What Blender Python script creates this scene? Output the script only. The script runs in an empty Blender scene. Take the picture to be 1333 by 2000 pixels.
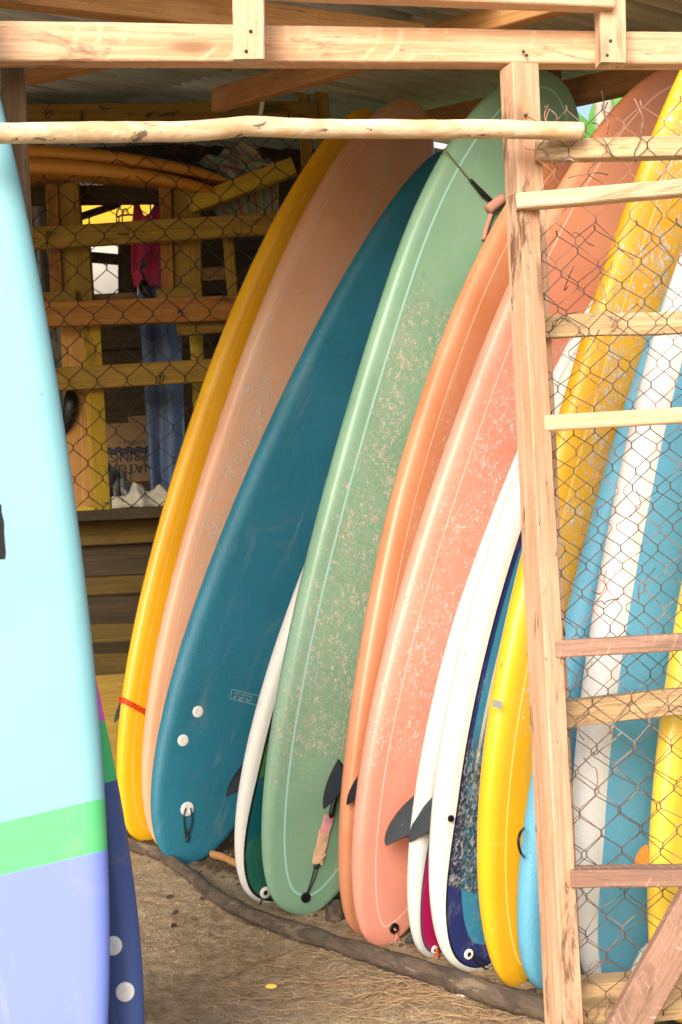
import bpy, bmesh, math, random
import numpy as np
from mathutils import Vector, Matrix, noise as mnoise

random.seed(7); rng = np.random.default_rng(7)
SC = bpy.context.scene
COL = SC.collection

# ------------------------------------------------------------------ camera, sky, sun, exposure
FPX, CAM_H, ROLL, CX, CY = 2600.0, 1.2, 0.045, 666.5, 1000.0
cam = bpy.data.cameras.new('camera')
cam_o = bpy.data.objects.new('camera', cam); COL.objects.link(cam_o)
cam.sensor_fit = 'VERTICAL'; cam.sensor_height = 36.0; cam.lens = 36.0 * FPX / 2000.0
cam.clip_start = 0.05; cam.clip_end = 500
cam_o.matrix_world = Matrix.Translation((0, 0, CAM_H)) @ Matrix.Rotation(math.radians(90), 4, 'X') @ Matrix.Rotation(-ROLL, 4, 'Z')
cam.dof.use_dof = True; cam.dof.focus_distance = 3.5; cam.dof.aperture_fstop = 9
SC.camera = cam_o

SUN_DIR = Vector((-0.30, -0.90, 0.52)).normalized()      # towards the sun
w = bpy.data.worlds.new('World'); SC.world = w; w.use_nodes = True
bg = w.node_tree.nodes['Background']; bg.inputs['Strength'].default_value = 0.15
sky = w.node_tree.nodes.new('ShaderNodeTexSky'); sky.sky_type = 'NISHITA'; sky.sun_disc = False
sky.sun_elevation = math.asin(SUN_DIR.z); sky.sun_rotation = math.atan2(SUN_DIR.x, SUN_DIR.y)
sky.air_density = 1.0; sky.dust_density = 4.0; sky.ozone_density = 1.0
w.node_tree.links.new(sky.outputs[0], bg.inputs['Color'])
sun = bpy.data.lights.new('sun', 'SUN'); sun.energy = 1.5; sun.angle = math.radians(32); sun.color = (1.0, 0.96, 0.90)
sun_o = bpy.data.objects.new('sun', sun); COL.objects.link(sun_o)
sun_o.rotation_euler = SUN_DIR.to_track_quat('Z', 'Y').to_euler(); sun_o.location = (2, -4, 6)
SC.view_settings.view_transform = 'Standard'; SC.view_settings.look = 'None'
SC.view_settings.gamma = 1.0; SC.view_settings.use_curve_mapping = False
SC.view_settings.exposure = 0.88

# ------------------------------------------------------------------ helpers
cR, sR = math.cos(ROLL), math.sin(ROLL)
def U(px, py, d):
    """point of the place that the photograph shows at pixel (px, py), d metres deep"""
    du = px - CX; dv = py - CY; u = du * cR - dv * sR; v = du * sR + dv * cR
    return Vector((u * d / FPX, d, CAM_H - v * d / FPX))
def G(px, py, z=0.0):
    du = px - CX; dv = py - CY; v = du * sR + dv * cR
    return U(px, py, FPX * (CAM_H - z) / v)

def tag(o, label=None, cat=None, group=None, kind=None):
    if label: o['label'] = label
    if cat: o['category'] = cat
    if group: o['group'] = group
    if kind: o['kind'] = kind
    return o
def empty(name, loc=(0, 0, 0), label=None, cat=None, group=None, mat=None):
    o = bpy.data.objects.new(name, None); COL.objects.link(o); o.empty_display_size = 0.1
    o.matrix_world = mat if mat is not None else Matrix.Translation(loc)
    return tag(o, label, cat, group)
def mesh_obj(name, V, Fc, mat, parent=None, mw=None, smooth=True, mats=None, midx=None):
    me = bpy.data.meshes.new(name); me.from_pydata([tuple(v) for v in V], [], [tuple(f) for f in Fc]); me.validate()
    for m in (mats or [mat]): me.materials.append(m)
    if midx is not None: me.polygons.foreach_set('material_index', midx)
    me.polygons.foreach_set('use_smooth', [smooth] * len(me.polygons)); me.update()
    o = bpy.data.objects.new(name, me); COL.objects.link(o)
    if mw is not None: o.matrix_world = mw
    if parent is not None:
        o.parent = parent; o.matrix_parent_inverse = Matrix.Identity(4)
        o.matrix_basis = wm(parent).inverted() @ (mw if mw is not None else Matrix.Identity(4))
    return o
def wm(o):
    m = o.matrix_basis.copy()
    while o.parent is not None:
        o = o.parent; m = o.matrix_basis @ m
    return m
def sharp(o, ang=35):
    try: o.data.set_sharp_from_angle(angle=math.radians(ang))
    except Exception: pass
    return o

def tube(points, radii, sides=8, cap=True):
    """verts, faces of a tube along points"""
    P = [Vector(p) for p in points]; n = len(P)
    if not hasattr(radii, '__len__'): radii = [radii] * n
    V = []; Fc = []
    T = []
    for i in range(n):
        t = (P[min(i + 1, n - 1)] - P[max(i - 1, 0)])
        T.append(t.normalized() if t.length > 1e-9 else Vector((0, 0, 1)))
    ref = Vector((0, 0, 1)) if abs(T[0].z) < .9 else Vector((1, 0, 0))
    N = (ref - T[0] * ref.dot(T[0])).normalized()
    for i in range(n):
        N = N - T[i] * N.dot(T[i])
        N = N.normalized() if N.length > 1e-6 else T[i].orthogonal().normalized()
        B = T[i].cross(N)
        for k in range(sides):
            a = 2 * math.pi * k / sides
            V.append(P[i] + (N * math.cos(a) + B * math.sin(a)) * radii[i])
    for i in range(n - 1):
        for k in range(sides):
            k2 = (k + 1) % sides
            Fc.append((i * sides + k, i * sides + k2, (i + 1) * sides + k2, (i + 1) * sides + k))
    if cap:
        Fc.append(tuple(reversed(range(sides)))); Fc.append(tuple((n - 1) * sides + k for k in range(sides)))
    return V, Fc
class MB:
    def __init__(s): s.V = []; s.F = []
    def add(s, vf):
        b = len(s.V); s.V += list(vf[0]); s.F += [tuple(i + b for i in f) for f in vf[1]]
        return s
    def build(s, name, mat, parent=None, mw=None, smooth=True): return mesh_obj(name, s.V, s.F, mat, parent, mw, smooth)
def spline(pts, n):
    """Catmull-Rom through pts"""
    P = [Vector(p) for p in pts]; P = [P[0] * 2 - P[1]] + P + [P[-1] * 2 - P[-2]]; out = []
    m = len(P) - 3
    for i in range(n):
        t = i / (n - 1) * m; k = min(int(t), m - 1); t -= k
        a, b, c, d = P[k:k + 4]
        out.append(0.5 * ((2 * b) + (c - a) * t + (2 * a - 5 * b + 4 * c - d) * t * t + (3 * b - a - 3 * c + d) * t ** 3))
    return out

# ------------------------------------------------------------------ material builder
class N:
    def __init__(s, name):
        s.m = bpy.data.materials.new(name); s.m.use_nodes = True; s.t = s.m.node_tree; s.n = s.t.nodes; s.l = s.t.links
        s.b = s.n['Principled BSDF']
    def node(s, typ, **kw):
        x = s.n.new(typ)
        for k, v in kw.items(): setattr(x, k, v)
        return x
    def inp(s, sock, v):
        if isinstance(v, bpy.types.NodeSocket): s.l.new(v, sock)
        elif v is not None:
            if sock.type == 'RGBA' and len(v) == 3: v = (*v, 1)
            sock.default_value = v
    def obj(s):  return s.node('ShaderNodeTexCoord').outputs['Object']
    def uv(s, nm='bd'): return s.node('ShaderNodeUVMap', uv_map=nm).outputs[0]
    def attr(s, nm): return s.node('ShaderNodeAttribute', attribute_name=nm).outputs['Fac']
    def rnd(s): return s.node('ShaderNodeObjectInfo').outputs['Random']
    def sep(s, v): x = s.node('ShaderNodeSeparateXYZ'); s.inp(x.inputs[0], v); return x.outputs
    def comb(s, x=0, y=0, z=0):
        k = s.node('ShaderNodeCombineXYZ'); s.inp(k.inputs[0], x); s.inp(k.inputs[1], y); s.inp(k.inputs[2], z); return k.outputs[0]
    def mp(s, v, scale=(1, 1, 1), loc=(0, 0, 0), rot=(0, 0, 0)):
        k = s.node('ShaderNodeMapping'); s.inp(k.inputs['Vector'], v); s.inp(k.inputs['Scale'], scale); s.inp(k.inputs['Location'], loc); s.inp(k.inputs['Rotation'], rot); return k.outputs[0]
    def noise(s, v, scale=5, detail=4, rough=.55, dist=0.0):
        k = s.node('ShaderNodeTexNoise'); s.inp(k.inputs['Vector'], v); k.inputs['Scale'].default_value = scale
        k.inputs['Detail'].default_value = detail; k.inputs['Roughness'].default_value = rough; k.inputs['Distortion'].default_value = dist
        return k.outputs['Fac']
    def voro(s, v, scale=5, feat='F1'):
        k = s.node('ShaderNodeTexVoronoi', feature=feat); s.inp(k.inputs['Vector'], v); k.inputs['Scale'].default_value = scale; return k.outputs['Distance']
    def wave(s, v, scale=5, dist=3, detail=2, typ='BANDS', dscale=1.0):
        k = s.node('ShaderNodeTexWave', wave_type=typ); s.inp(k.inputs['Vector'], v); k.inputs['Scale'].default_value = scale
        k.inputs['Distortion'].default_value = dist; k.inputs['Detail'].default_value = detail; k.inputs['Detail Scale'].default_value = dscale; return k.outputs['Fac']
    def math(s, op, a, b=None, c=None, clamp=False):
        k = s.node('ShaderNodeMath', operation=op, use_clamp=clamp); s.inp(k.inputs[0], a)
        if b is not None: s.inp(k.inputs[1], b)
        if c is not None: s.inp(k.inputs[2], c)
        return k.outputs[0]
    def step(s, v, lo, hi, smooth=True):
        k = s.node('ShaderNodeMapRange', interpolation_type='SMOOTHSTEP' if smooth else 'LINEAR'); s.inp(k.inputs['Value'], v)
        k.inputs['From Min'].default_value = lo; k.inputs['From Max'].default_value = hi; return k.outputs['Result']
    def mix(s, f, a, b, mode='MIX'):
        k = s.node('ShaderNodeMix', data_type='RGBA', blend_type=mode); s.inp(k.inputs[0], f); s.inp(k.inputs[6], a); s.inp(k.inputs[7], b); return k.outputs[2]
    def bump(s, h, strength=.3, dist=.002, normal=None):
        k = s.node('ShaderNodeBump'); k.inputs['Strength'].default_value = strength; k.inputs['Distance'].default_value = dist
        s.inp(k.inputs['Height'], h)
        if normal is not None: s.inp(k.inputs['Normal'], normal)
        return k.outputs[0]
    def out(s, col, rough=.6, normal=None, coat=0, spec=.5, metal=0, coat_rough=.08):
        s.inp(s.b.inputs['Base Color'], col); s.inp(s.b.inputs['Roughness'], rough)
        if normal is not None: s.inp(s.b.inputs['Normal'], normal)
        s.b.inputs['Coat Weight'].default_value = coat; s.b.inputs['Coat Roughness'].default_value = coat_rough
        s.b.inputs['Specular IOR Level'].default_value = spec; s.b.inputs['Metallic'].default_value = metal
        return s.m

def wood_mat(name, light, dark, grime=None, saw=0.0, rough=.75, bump=.35, knots=True, grime_amt=.5, saw_period=.021):
    g = N(name); o = g.obj(); r = g.rnd()
    off = g.node('ShaderNodeVectorMath', operation='ADD'); g.inp(off.inputs[0], o)
    k = g.comb(g.math('MULTIPLY', r, 37.0), g.math('MULTIPLY', r, 11.0), g.math('MULTIPLY', r, 23.0)); g.inp(off.inputs[1], k); v = off.outputs[0]
    fine = g.noise(g.mp(v, (7, 260, 260)), 1.0, 6, .7, .4)
    mid = g.noise(g.mp(v, (2.5, 60, 60)), 1.0, 4, .6, .8)
    broad = g.noise(g.mp(v, (1.0, 14, 14)), 1.0, 3, .5, 1.4)
    blot = g.noise(v, 7.0, 4, .65)
    f = g.math('ADD', g.math('MULTIPLY', fine, .45), g.math('ADD', g.math('MULTIPLY', mid, .30), g.math('MULTIPLY', broad, .25)))
    col = g.mix(g.step(f, .40, .60), dark, light)
    pores = g.step(g.noise(g.mp(v, (22, 420, 420)), 1.0, 3, .6, .2), .60, .70)
    col = g.mix(g.math('MULTIPLY', pores, .5), col, tuple(c * .55 for c in dark))
    col = g.mix(g.math('MULTIPLY', g.step(blot, .48, .75), .45), col, dark)
    tone = g.math('ADD', .84, g.math('MULTIPLY', g.math('FRACT', g.math('MULTIPLY', r, 7.3)), .28))
    col = g.mix(1.0, col, g.comb(tone, tone, tone), 'MULTIPLY')
    h = g.math('SUBTRACT', f, g.math('MULTIPLY', pores, .3))
    if knots:
        kd = g.voro(g.mp(v, (1.7, 6, 6)), 1.0); km = g.math('SUBTRACT', 1.0, g.step(kd, .05, .12)); kr = g.math('SUBTRACT', 1.0, g.step(kd, .10, .26))
        col = g.mix(g.math('MULTIPLY', kr, .35), col, dark); col = g.mix(g.math('MULTIPLY', km, .7), col, tuple(c * .4 for c in dark))
    if saw:
        x, y, z = g.sep(o); zz = g.math('ADD', z, y)
        ph = g.math('ADD', g.math('ADD', x, g.math('MULTIPLY', g.math('MULTIPLY', zz, zz), 9.0)), g.math('MULTIPLY', g.noise(v, 6, 2), .05))
        arc = g.math('SINE', g.math('MULTIPLY', ph, 2 * math.pi / saw_period))
        am = g.math('MULTIPLY', g.step(arc, .45, 1.0), g.step(g.noise(g.mp(v, (5, 12, 12)), 1.6, 4, .7), .46, .62))
        col = g.mix(g.math('MULTIPLY', am, saw * .75), col, tuple(min(1, c * 1.25 + .06) for c in light))
        h = g.math('ADD', h, g.math('MULTIPLY', am, .35 * saw))
    if grime is not None:
        gm = g.math('MULTIPLY', g.step(g.noise(g.mp(v, (2.2, 8, 8)), 1.5, 6, .72, .6), .555, .67), grime_amt)
        col = g.mix(gm, col, grime)
        sp = g.math('MULTIPLY', g.step(g.noise(g.mp(v, (9, 22, 22)), 1.5, 5, .7), .66, .72), grime_amt); col = g.mix(sp, col, tuple(c * .5 for c in grime))
    return g.out(col, rough, g.bump(h, bump, .004), spec=.25)

def plain(name, col, rough=.6, var=.12, bump=.1, scale=30, coat=0, spec=.5, metal=0):
    g = N(name); o = g.obj(); n = g.noise(o, scale, 4, .6)
    c = g.mix(n, tuple(max(0, x * (1 - var)) for x in col), tuple(min(1, x * (1 + var)) for x in col))
    return g.out(c, rough, g.bump(n, bump, .003), coat=coat, spec=spec, metal=metal)

M = {}
M['pine'] = wood_mat('pale_pine', (.69, .45, .285), (.50, .28, .155), (.22, .12, .07), saw=.5, grime_amt=.8, saw_period=.05)
M['pine2'] = wood_mat('cream_pine', (.72, .52, .35), (.58, .37, .22), (.28, .17, .09), saw=.2, grime_amt=.75)
M['stile'] = wood_mat('peach_pine', (.70, .47, .32), (.52, .29, .165), (.17, .09, .05), saw=.12, grime_amt=1.0)
M['rough'] = wood_mat('mahogany_board', (.36, .215, .155), (.25, .14, .10), (.13, .075, .055), saw=1.0, bump=.6, knots=False)
M['weather'] = wood_mat('weathered_wood', (.60, .44, .25), (.40, .26, .13), (.13, .10, .07), bump=.8, grime_amt=.6)
M['oldpost'] = wood_mat('grey_brown_wood', (.30, .20, .10), (.17, .10, .045), (.06, .05, .03), bump=.7)
M['rafter'] = wood_mat('orange_rafter_wood', (.56, .30, .12), (.38, .18, .06), (.10, .06, .03), saw=.2, grime_amt=.6)
M['olive'] = wood_mat('olive_yellow_painted_wood', (.36, .235, .045), (.24, .145, .025), (.05, .035, .02), bump=.3, grime_amt=.8)
M['brownrail'] = wood_mat('orange_brown_wood', (.42, .20, .05), (.28, .12, .03), (.08, .04, .02))
M['yellowwood'] = wood_mat('yellow_painted_wood', (.62, .42, .04), (.45, .28, .03), (.12, .08, .03), bump=.3, grime_amt=.7)
M['orangeplank'] = wood_mat('orange_plank', (.66, .36, .12), (.50, .25, .07), None, knots=False)
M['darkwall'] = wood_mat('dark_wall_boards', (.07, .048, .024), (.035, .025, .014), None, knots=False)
M['lowboard'] = wood_mat('dirty_olive_board', (.13, .083, .016), (.075, .046, .010), (.03, .022, .012), bump=.4, grime_amt=.9)
M['wire'] = plain('dark_wire', (.045, .032, .022), .55, .5, .2, 60, metal=.3)
M['black'] = plain('black_plastic', (.010, .010, .010), .33, .2, .02, 20, spec=.35)
M['blackcord'] = plain('black_cord', (.015, .015, .017), .6)
M['greyfin'] = None
M['white'] = plain('white_plastic', (.80, .80, .76), .35, .05, .02)

def fin_mat():
    g = N('grey_fin_plastic'); o = g.obj(); s = g.noise(o, 40, 5, .7); m = g.step(s, .62, .7)
    return g.out(g.mix(g.math('MULTIPLY', m, .5), (.035, .042, .045), (.40, .40, .38)), .45, g.bump(s, .1, .001))
M['greyfin'] = fin_mat()
def rust_wire():
    g = N('rusty_wire'); o = g.obj(); n = g.noise(o, 14, 3, .6); n2 = g.noise(o, 9, 2)
    c = g.mix(g.step(n, .40, .58), (.085, .055, .04), (.42, .23, .16))
    c = g.mix(g.step(n2, .62, .70), c, (.46, .42, .38))
    return g.out(c, .65, metal=.2)
M['rust'] = rust_wire()
M['gatewire'] = plain('brown_wire', (.10, .068, .052), .6, .6, .2, 25, metal=.2)

def plank(name, mat, p0, p1, h, t, parent=None, up=None, h1=None, seg=None, jit=.0005, bev=.003, mitre=0.0):
    """a sawn timber from p0 to p1 (centre line): h along `up`, t across"""
    p0 = Vector(p0); p1 = Vector(p1); L = (p1 - p0).length; X = (p1 - p0).normalized()
    up = Vector(up) if up is not None else (Vector((0, 0, 1)) if abs(X.z) < .8 else Vector((1, 0, 0)))
    Z = (up - X * up.dot(X)).normalized(); Y = Z.cross(X)
    mw = Matrix(((X.x, Y.x, Z.x, p0.x), (X.y, Y.y, Z.y, p0.y), (X.z, Y.z, Z.z, p0.z), (0, 0, 0, 1)))
    n = seg or max(3, min(16, int(L / .16) + 1)); h1 = h if h1 is None else h1
    V = []; Fc = []
    for i in range(n + 1):
        f = i / n; hh = h + (h1 - h) * f; x = L * f; b = min(bev, t * .3, hh * .3)
        a, c = t / 2, hh / 2
        ring = [(-a + b, -c), (a - b, -c), (a, -c + b), (a, c - b), (a - b, c), (-a + b, c), (-a, c - b), (-a, -c + b)]
        jy, jz = rng.normal(0, jit, 2)
        for (y, z) in ring:
            V.append((x + mitre * z * (1 if i == n else (-1 if i == 0 else 0)), y + jy * .6 + rng.normal(0, jit * .5), z + jz * .6 + rng.normal(0, jit * .5)))
    for i in range(n):
        for k in range(8):
            k2 = (k + 1) % 8; Fc.append((i * 8 + k, (i + 1) * 8 + k, (i + 1) * 8 + k2, i * 8 + k2))
    Fc.append(tuple(range(8))); Fc.append(tuple(reversed([n * 8 + k for k in range(8)])))
    return sharp(mesh_obj(name, V, Fc, mat, parent, mw, smooth=True), 30)
def ppx(name, mat, a, b, d0, d1, hpx, t, parent=None, up=None, h1px=None, **kw):
    return plank(name, mat, U(a[0], a[1], d0), U(b[0], b[1], d1), hpx * d0 / FPX, t, parent, up, (h1px or hpx) * d1 / FPX, **kw)

# ------------------------------------------------------------------ GROUND
def gz(x, y):
    z = .018 * mnoise.noise((x * 1.7, y * 1.7, 3.1)) + .010 * mnoise.noise((x * 5.1, y * 5.1, 9.0)) + .007 * mnoise.noise((x * 14, y * 14, 1.0)) + .0048 * mnoise.noise((x * 37, y * 37, 5.0)) + .0028 * mnoise.noise((x * 90, y * 90, 2.0))
    return z - .004
def sand_mat():
    g = N('sandy_earth'); o = g.node('ShaderNodeNewGeometry').outputs['Position']
    big = g.noise(o, 2.2, 4, .6); mid = g.noise(o, 18, 5, .65); fine = g.noise(o, 260, 3, .7); gr = g.voro(o, 420)
    c = g.mix(g.step(mid, .35, .68), (.49, .335, .175), (.76, .56, .345))
    c = g.mix(g.math('MULTIPLY', g.step(g.noise(o, 5, 4, .65, .8), .54, .68), .4), c, (.25, .185, .085))
    c = g.mix(g.math('MULTIPLY', g.step(big, .42, .62), .6), c, (.55, .42, .28))
    c = g.mix(g.math('MULTIPLY', g.step(fine, .5, .72), .45), c, (.66, .54, .40))
    c = g.mix(g.math('MULTIPLY', g.step(g.noise(o, 95, 3, .6), .56, .66), .6), c, (.17, .115, .06))
    c = g.mix(g.math('MULTIPLY', g.step(g.noise(g.mp(o, loc=(3, 7, 0)), 80, 3, .6), .57, .68), .6), c, (.80, .66, .48))
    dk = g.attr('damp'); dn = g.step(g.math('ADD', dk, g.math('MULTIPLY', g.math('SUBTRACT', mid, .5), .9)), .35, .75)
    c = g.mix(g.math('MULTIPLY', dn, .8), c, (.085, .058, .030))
    h = g.math('ADD', g.math('ADD', mid, g.math('MULTIPLY', g.noise(o, 70, 4, .7), 1.4)), g.math('ADD', g.math('MULTIPLY', fine, .5), g.math('MULTIPLY', gr, .4)))
    return g.out(c, .95, g.bump(h, 1.0, .014), spec=.1)
M['sand'] = sand_mat()
E1 = Vector((.78, .62, 0)).normalized(); E2 = Vector((.62, -.78, 0)).normalized()      # shed axes: into the rack / along the rack
LOG0 = G(250, 1645)
def build_ground():
    xs = np.concatenate([[-70, -30, -12, -6, -3, -2], np.linspace(-1.1, 1.1, 330), [2, 3, 6, 12, 30, 70]])
    ys = np.concatenate([[-70, -30, -12, -4, 0, 1.6], np.linspace(2.9, 5.4, 380), [6.2, 7, 9, 14, 30, 80]])
    V = []; damp = []
    for y in ys:
        for x in xs:
            near = 2.85 < y < 5.45 and -1.15 < x < 1.15
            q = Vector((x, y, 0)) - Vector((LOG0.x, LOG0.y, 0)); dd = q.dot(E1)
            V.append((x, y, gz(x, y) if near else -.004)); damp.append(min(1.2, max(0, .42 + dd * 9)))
    nx = len(xs); Fc = [(j * nx + i, j * nx + i + 1, (j + 1) * nx + i + 1, (j + 1) * nx + i) for j in range(len(ys) - 1) for i in range(nx - 1)]
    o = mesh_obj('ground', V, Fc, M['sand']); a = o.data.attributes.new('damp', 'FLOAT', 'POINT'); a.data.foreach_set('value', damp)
    tag(o, kind='structure')
build_ground()

# ------------------------------------------------------------------ SHED
shed = empty('surf_shed', (0.38, 2.95, 0), 'open timber surfboard shed with a corrugated iron roof and pale front beam', 'shed')
ppx('front_beam', M['pine'], (-60, 86), (1400, 101), 2.88, 3.04, 78, .05, shed, h1px=60)
ppx('top_bar', M['pine2'], (500, -30), (1196, -2), 2.86, 2.93, 46, .045, shed)
ppx('hanging_block', M['pine2'], (485, -90), (488, 122), 2.83, 2.83, 61, .045, shed, up=(1, 0, 0))
ppx('hanging_block', M['pine2'], (1191, -60), (1194, 128), 2.955, 2.955, 52, .045, shed, up=(1, .12, 0))
post_top = U(1014, 132, 2.98); post_bot = Vector((post_top.x + .005, 2.98, -.1))
plank('front_post', M['stile'], post_top, post_bot, .066, .066, shed, up=(1, .35, 0))
lp = U(25, 128, 3.0); plank('side_post', M['oldpost'], lp, (lp.x + .01, 3.0, -.1), .052, .06, shed, up=(1, .2, 0))
ppx('rafter', M['rafter'], (425, 196), (1180, -22), 5.3, 3.55, 44, .05, shed, h1px=44)
ppx('rafter', M['rafter'], (-60, -32), (822, 76), 3.25, 3.98, 70, .05, shed, h1px=52)
ppx('rafter', M['rafter'], (60, 152), (260, 108), 5.2, 4.7, 24, .05, shed)
ppx('wall_plate', M['rafter'], (790, 252), (1320, 138), 5.75, 4.4, 48, .06, shed, h1px=50)
ppx('back_post', M['oldpost'], (1076, 20), (1082, 250), 4.75, 4.75, 30, .05, shed, up=(1, 0, 0))
for (xa, ya, yb, wd) in ((628, 165, 260, 26), (594, 178, 260, 24)):
    p = U(xa, ya, 5.66); plank('back_post', M['olive'], p, (p.x, 5.66, -.05), wd * 5.66 / FPX, .05, shed, up=(1, 0, 0))
# right-hand rack rails that the boards lean on
for z, off in ((1.45, 1.02), (.62, .74)):
    a = LOG0 + E1 * off - E2 * .1; b = LOG0 + E1 * off + E2 * 2.75
    plank('rack_rail', M['olive'], (a.x, a.y, z), (b.x, b.y, z), .06, .04, shed)
for s in (-.1, 1.3, 2.7):
    a = LOG0 + E1 * 1.08 + E2 * s; plank('rack_post', M['oldpost'], (a.x, a.y, 2.5), (a.x, a.y, -.05), .06, .06, shed, up=E1)

M['nail'] = plain('rusty_nail_head', (.06, .035, .025), .6, .4, .2, 80, metal=.3)
def nail(px, py, d, parent, r=.0042):
    c = U(px, py, d); n = 8; V = []
    for (k, y) in ((1.0, 0), (.8, -.0018)): V += [(c.x + r * k * math.cos(2 * math.pi * i / n), c.y + y, c.z + r * k * math.sin(2 * math.pi * i / n)) for i in range(n)]
    mesh_obj('nail', V, [(i, (i + 1) % n, n + (i + 1) % n, n + i) for i in range(n)] + [tuple(range(n, 2 * n))], M['nail'], parent)
for (px, py, d) in ((490, 61, 2.806), (481, 100, 2.806), (1193, 80, 2.931), (1186, 108, 2.931), (1023, 101, 2.962), (1029, 108, 2.962), (140, 98, 2.878), (1027, 225, 2.94)): nail(px, py, d, shed)
def roof_z(x, y): return 2.775 + .14 * ((y - 3.9) * .8 - x * .6)
def roof_mat(name, base, stain, metal=.35):
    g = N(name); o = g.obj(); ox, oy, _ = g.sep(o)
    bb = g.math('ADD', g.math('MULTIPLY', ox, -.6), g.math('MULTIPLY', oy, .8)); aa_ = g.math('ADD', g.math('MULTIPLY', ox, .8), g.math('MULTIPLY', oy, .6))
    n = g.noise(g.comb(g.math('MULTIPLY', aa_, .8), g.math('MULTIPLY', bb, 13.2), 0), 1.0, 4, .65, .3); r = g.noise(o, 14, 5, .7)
    c = g.mix(g.step(n, .4, .7), base, tuple(x * .5 for x in base)); c = g.mix(g.math('MULTIPLY', g.step(r, .58, .72), .7), c, stain)  # darker lines along the corrugations: painted shading as well as settled dirt
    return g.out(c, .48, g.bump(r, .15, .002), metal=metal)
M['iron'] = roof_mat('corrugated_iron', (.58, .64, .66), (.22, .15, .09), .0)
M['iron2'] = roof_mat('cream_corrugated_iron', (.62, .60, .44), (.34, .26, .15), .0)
eb = Vector((-.6, .8)); ea = Vector((.8, .6))
def sheet(a0, a1, b0, b1, dz, mat, parent):
    n = int((b1 - b0) / .0095); V = []; Fc = []; na = 8
    for i in range(n + 1):
        b = b0 + (b1 - b0) * i / n
        for j in range(na + 1):
            a = a0 + (a1 - a0) * j / na; x = ea.x * a + eb.x * b; y = ea.y * a + eb.y * b
            V.append((x, y, roof_z(x, y) + .019 * math.sin(b * 2 * math.pi / .076) + dz))
    for i in range(n):
        for j in range(na):
            q = i * (na + 1) + j; Fc.append((q, q + 1, q + na + 2, q + na + 1))
    o = mesh_obj('roof_sheet', V, Fc, mat, parent); md = o.modifiers.new('thick', 'SOLIDIFY'); md.thickness = .0012
    return o
# ridge direction split over the first rafter (a ~ 2.9)
b_edges = [2.25, 2.95, 3.65, 4.35, 5.15, 6.05, 6.95]
for k in range(6):
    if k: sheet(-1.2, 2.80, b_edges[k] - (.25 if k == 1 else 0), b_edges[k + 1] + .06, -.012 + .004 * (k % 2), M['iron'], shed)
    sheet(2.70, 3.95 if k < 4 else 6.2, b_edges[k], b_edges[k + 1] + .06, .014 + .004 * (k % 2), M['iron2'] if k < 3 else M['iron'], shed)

# dark back wall and added, unseen left wall of horizontal boards (the back wall has an opening)
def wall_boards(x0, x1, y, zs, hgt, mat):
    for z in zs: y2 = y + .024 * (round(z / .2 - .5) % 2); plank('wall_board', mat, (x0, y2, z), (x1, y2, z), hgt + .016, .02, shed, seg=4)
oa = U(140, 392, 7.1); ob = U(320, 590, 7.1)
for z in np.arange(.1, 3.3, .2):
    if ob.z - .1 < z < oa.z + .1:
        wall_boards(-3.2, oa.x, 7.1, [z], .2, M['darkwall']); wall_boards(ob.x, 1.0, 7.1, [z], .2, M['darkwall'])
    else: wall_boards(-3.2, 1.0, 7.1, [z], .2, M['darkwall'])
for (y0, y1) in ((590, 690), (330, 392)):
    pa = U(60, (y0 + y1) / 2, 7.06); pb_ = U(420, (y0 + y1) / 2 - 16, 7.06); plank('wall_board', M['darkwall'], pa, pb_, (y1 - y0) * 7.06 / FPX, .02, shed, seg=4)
for z in np.arange(.1, 3.1, .2):  # left wall, out of view, added to keep the interior dark
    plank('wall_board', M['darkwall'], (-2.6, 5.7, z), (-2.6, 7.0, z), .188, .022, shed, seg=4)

# ------------------------------------------------------------------ chain-link mesh
def chain_mesh(o, ux, uz, wdt, hgt, W, Hh, r, amp=0.0, seed=0, sides=4, skip=0.0, nrm=None):
    """interlocked zig-zag wires over a panel: origin o, axes ux/uz, diamond 2W x Hh"""
    mb = MB(); nrm = nrm or ux.cross(uz).normalized(); rr = random.Random(seed)
    def warp(p):
        q = p * 2.3 + Vector((seed * 3.7, 0, 0)); f = p * 9.0 + Vector((seed, 5, 0))
        return p + (ux * mnoise.noise(q) + uz * mnoise.noise(q + Vector((9, 2, 4)))) * amp + (ux * mnoise.noise(f) + uz * mnoise.noise(f + Vector((3, 8, 1)))) * amp * .35 + nrm * mnoise.noise(q + Vector((4, 4, 4))) * amp * .6
    ns = int(wdt / W) + 1; nz = int(hgt / (Hh / 2))
    for k in range(ns):
        pts = []
        for i in range(nz + 1):
            sgn = 1 if (i + k) % 2 == 0 else -1
            if rr.random() < skip * .1: sgn *= .4
            base = o + ux * (k * W + sgn * (W * .5 + r * .9)) + uz * (i * Hh / 2)
            dz = Hh * .055
            pts.append(warp(base - uz * dz) + nrm * (r * 1.1 * sgn)); pts.append(warp(base + uz * dz) - nrm * (r * 1.1 * sgn))
        if skip and rr.random() < skip:
            c = rr.randint(6, max(8, len(pts) - 6)); 
            if c > 3: mb.add(tube(pts[:c], r, sides))
            if len(pts) - c > 6: mb.add(tube(pts[c + 4:], r, sides))
        else: mb.add(tube(pts, r, sides))
    return mb

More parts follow.
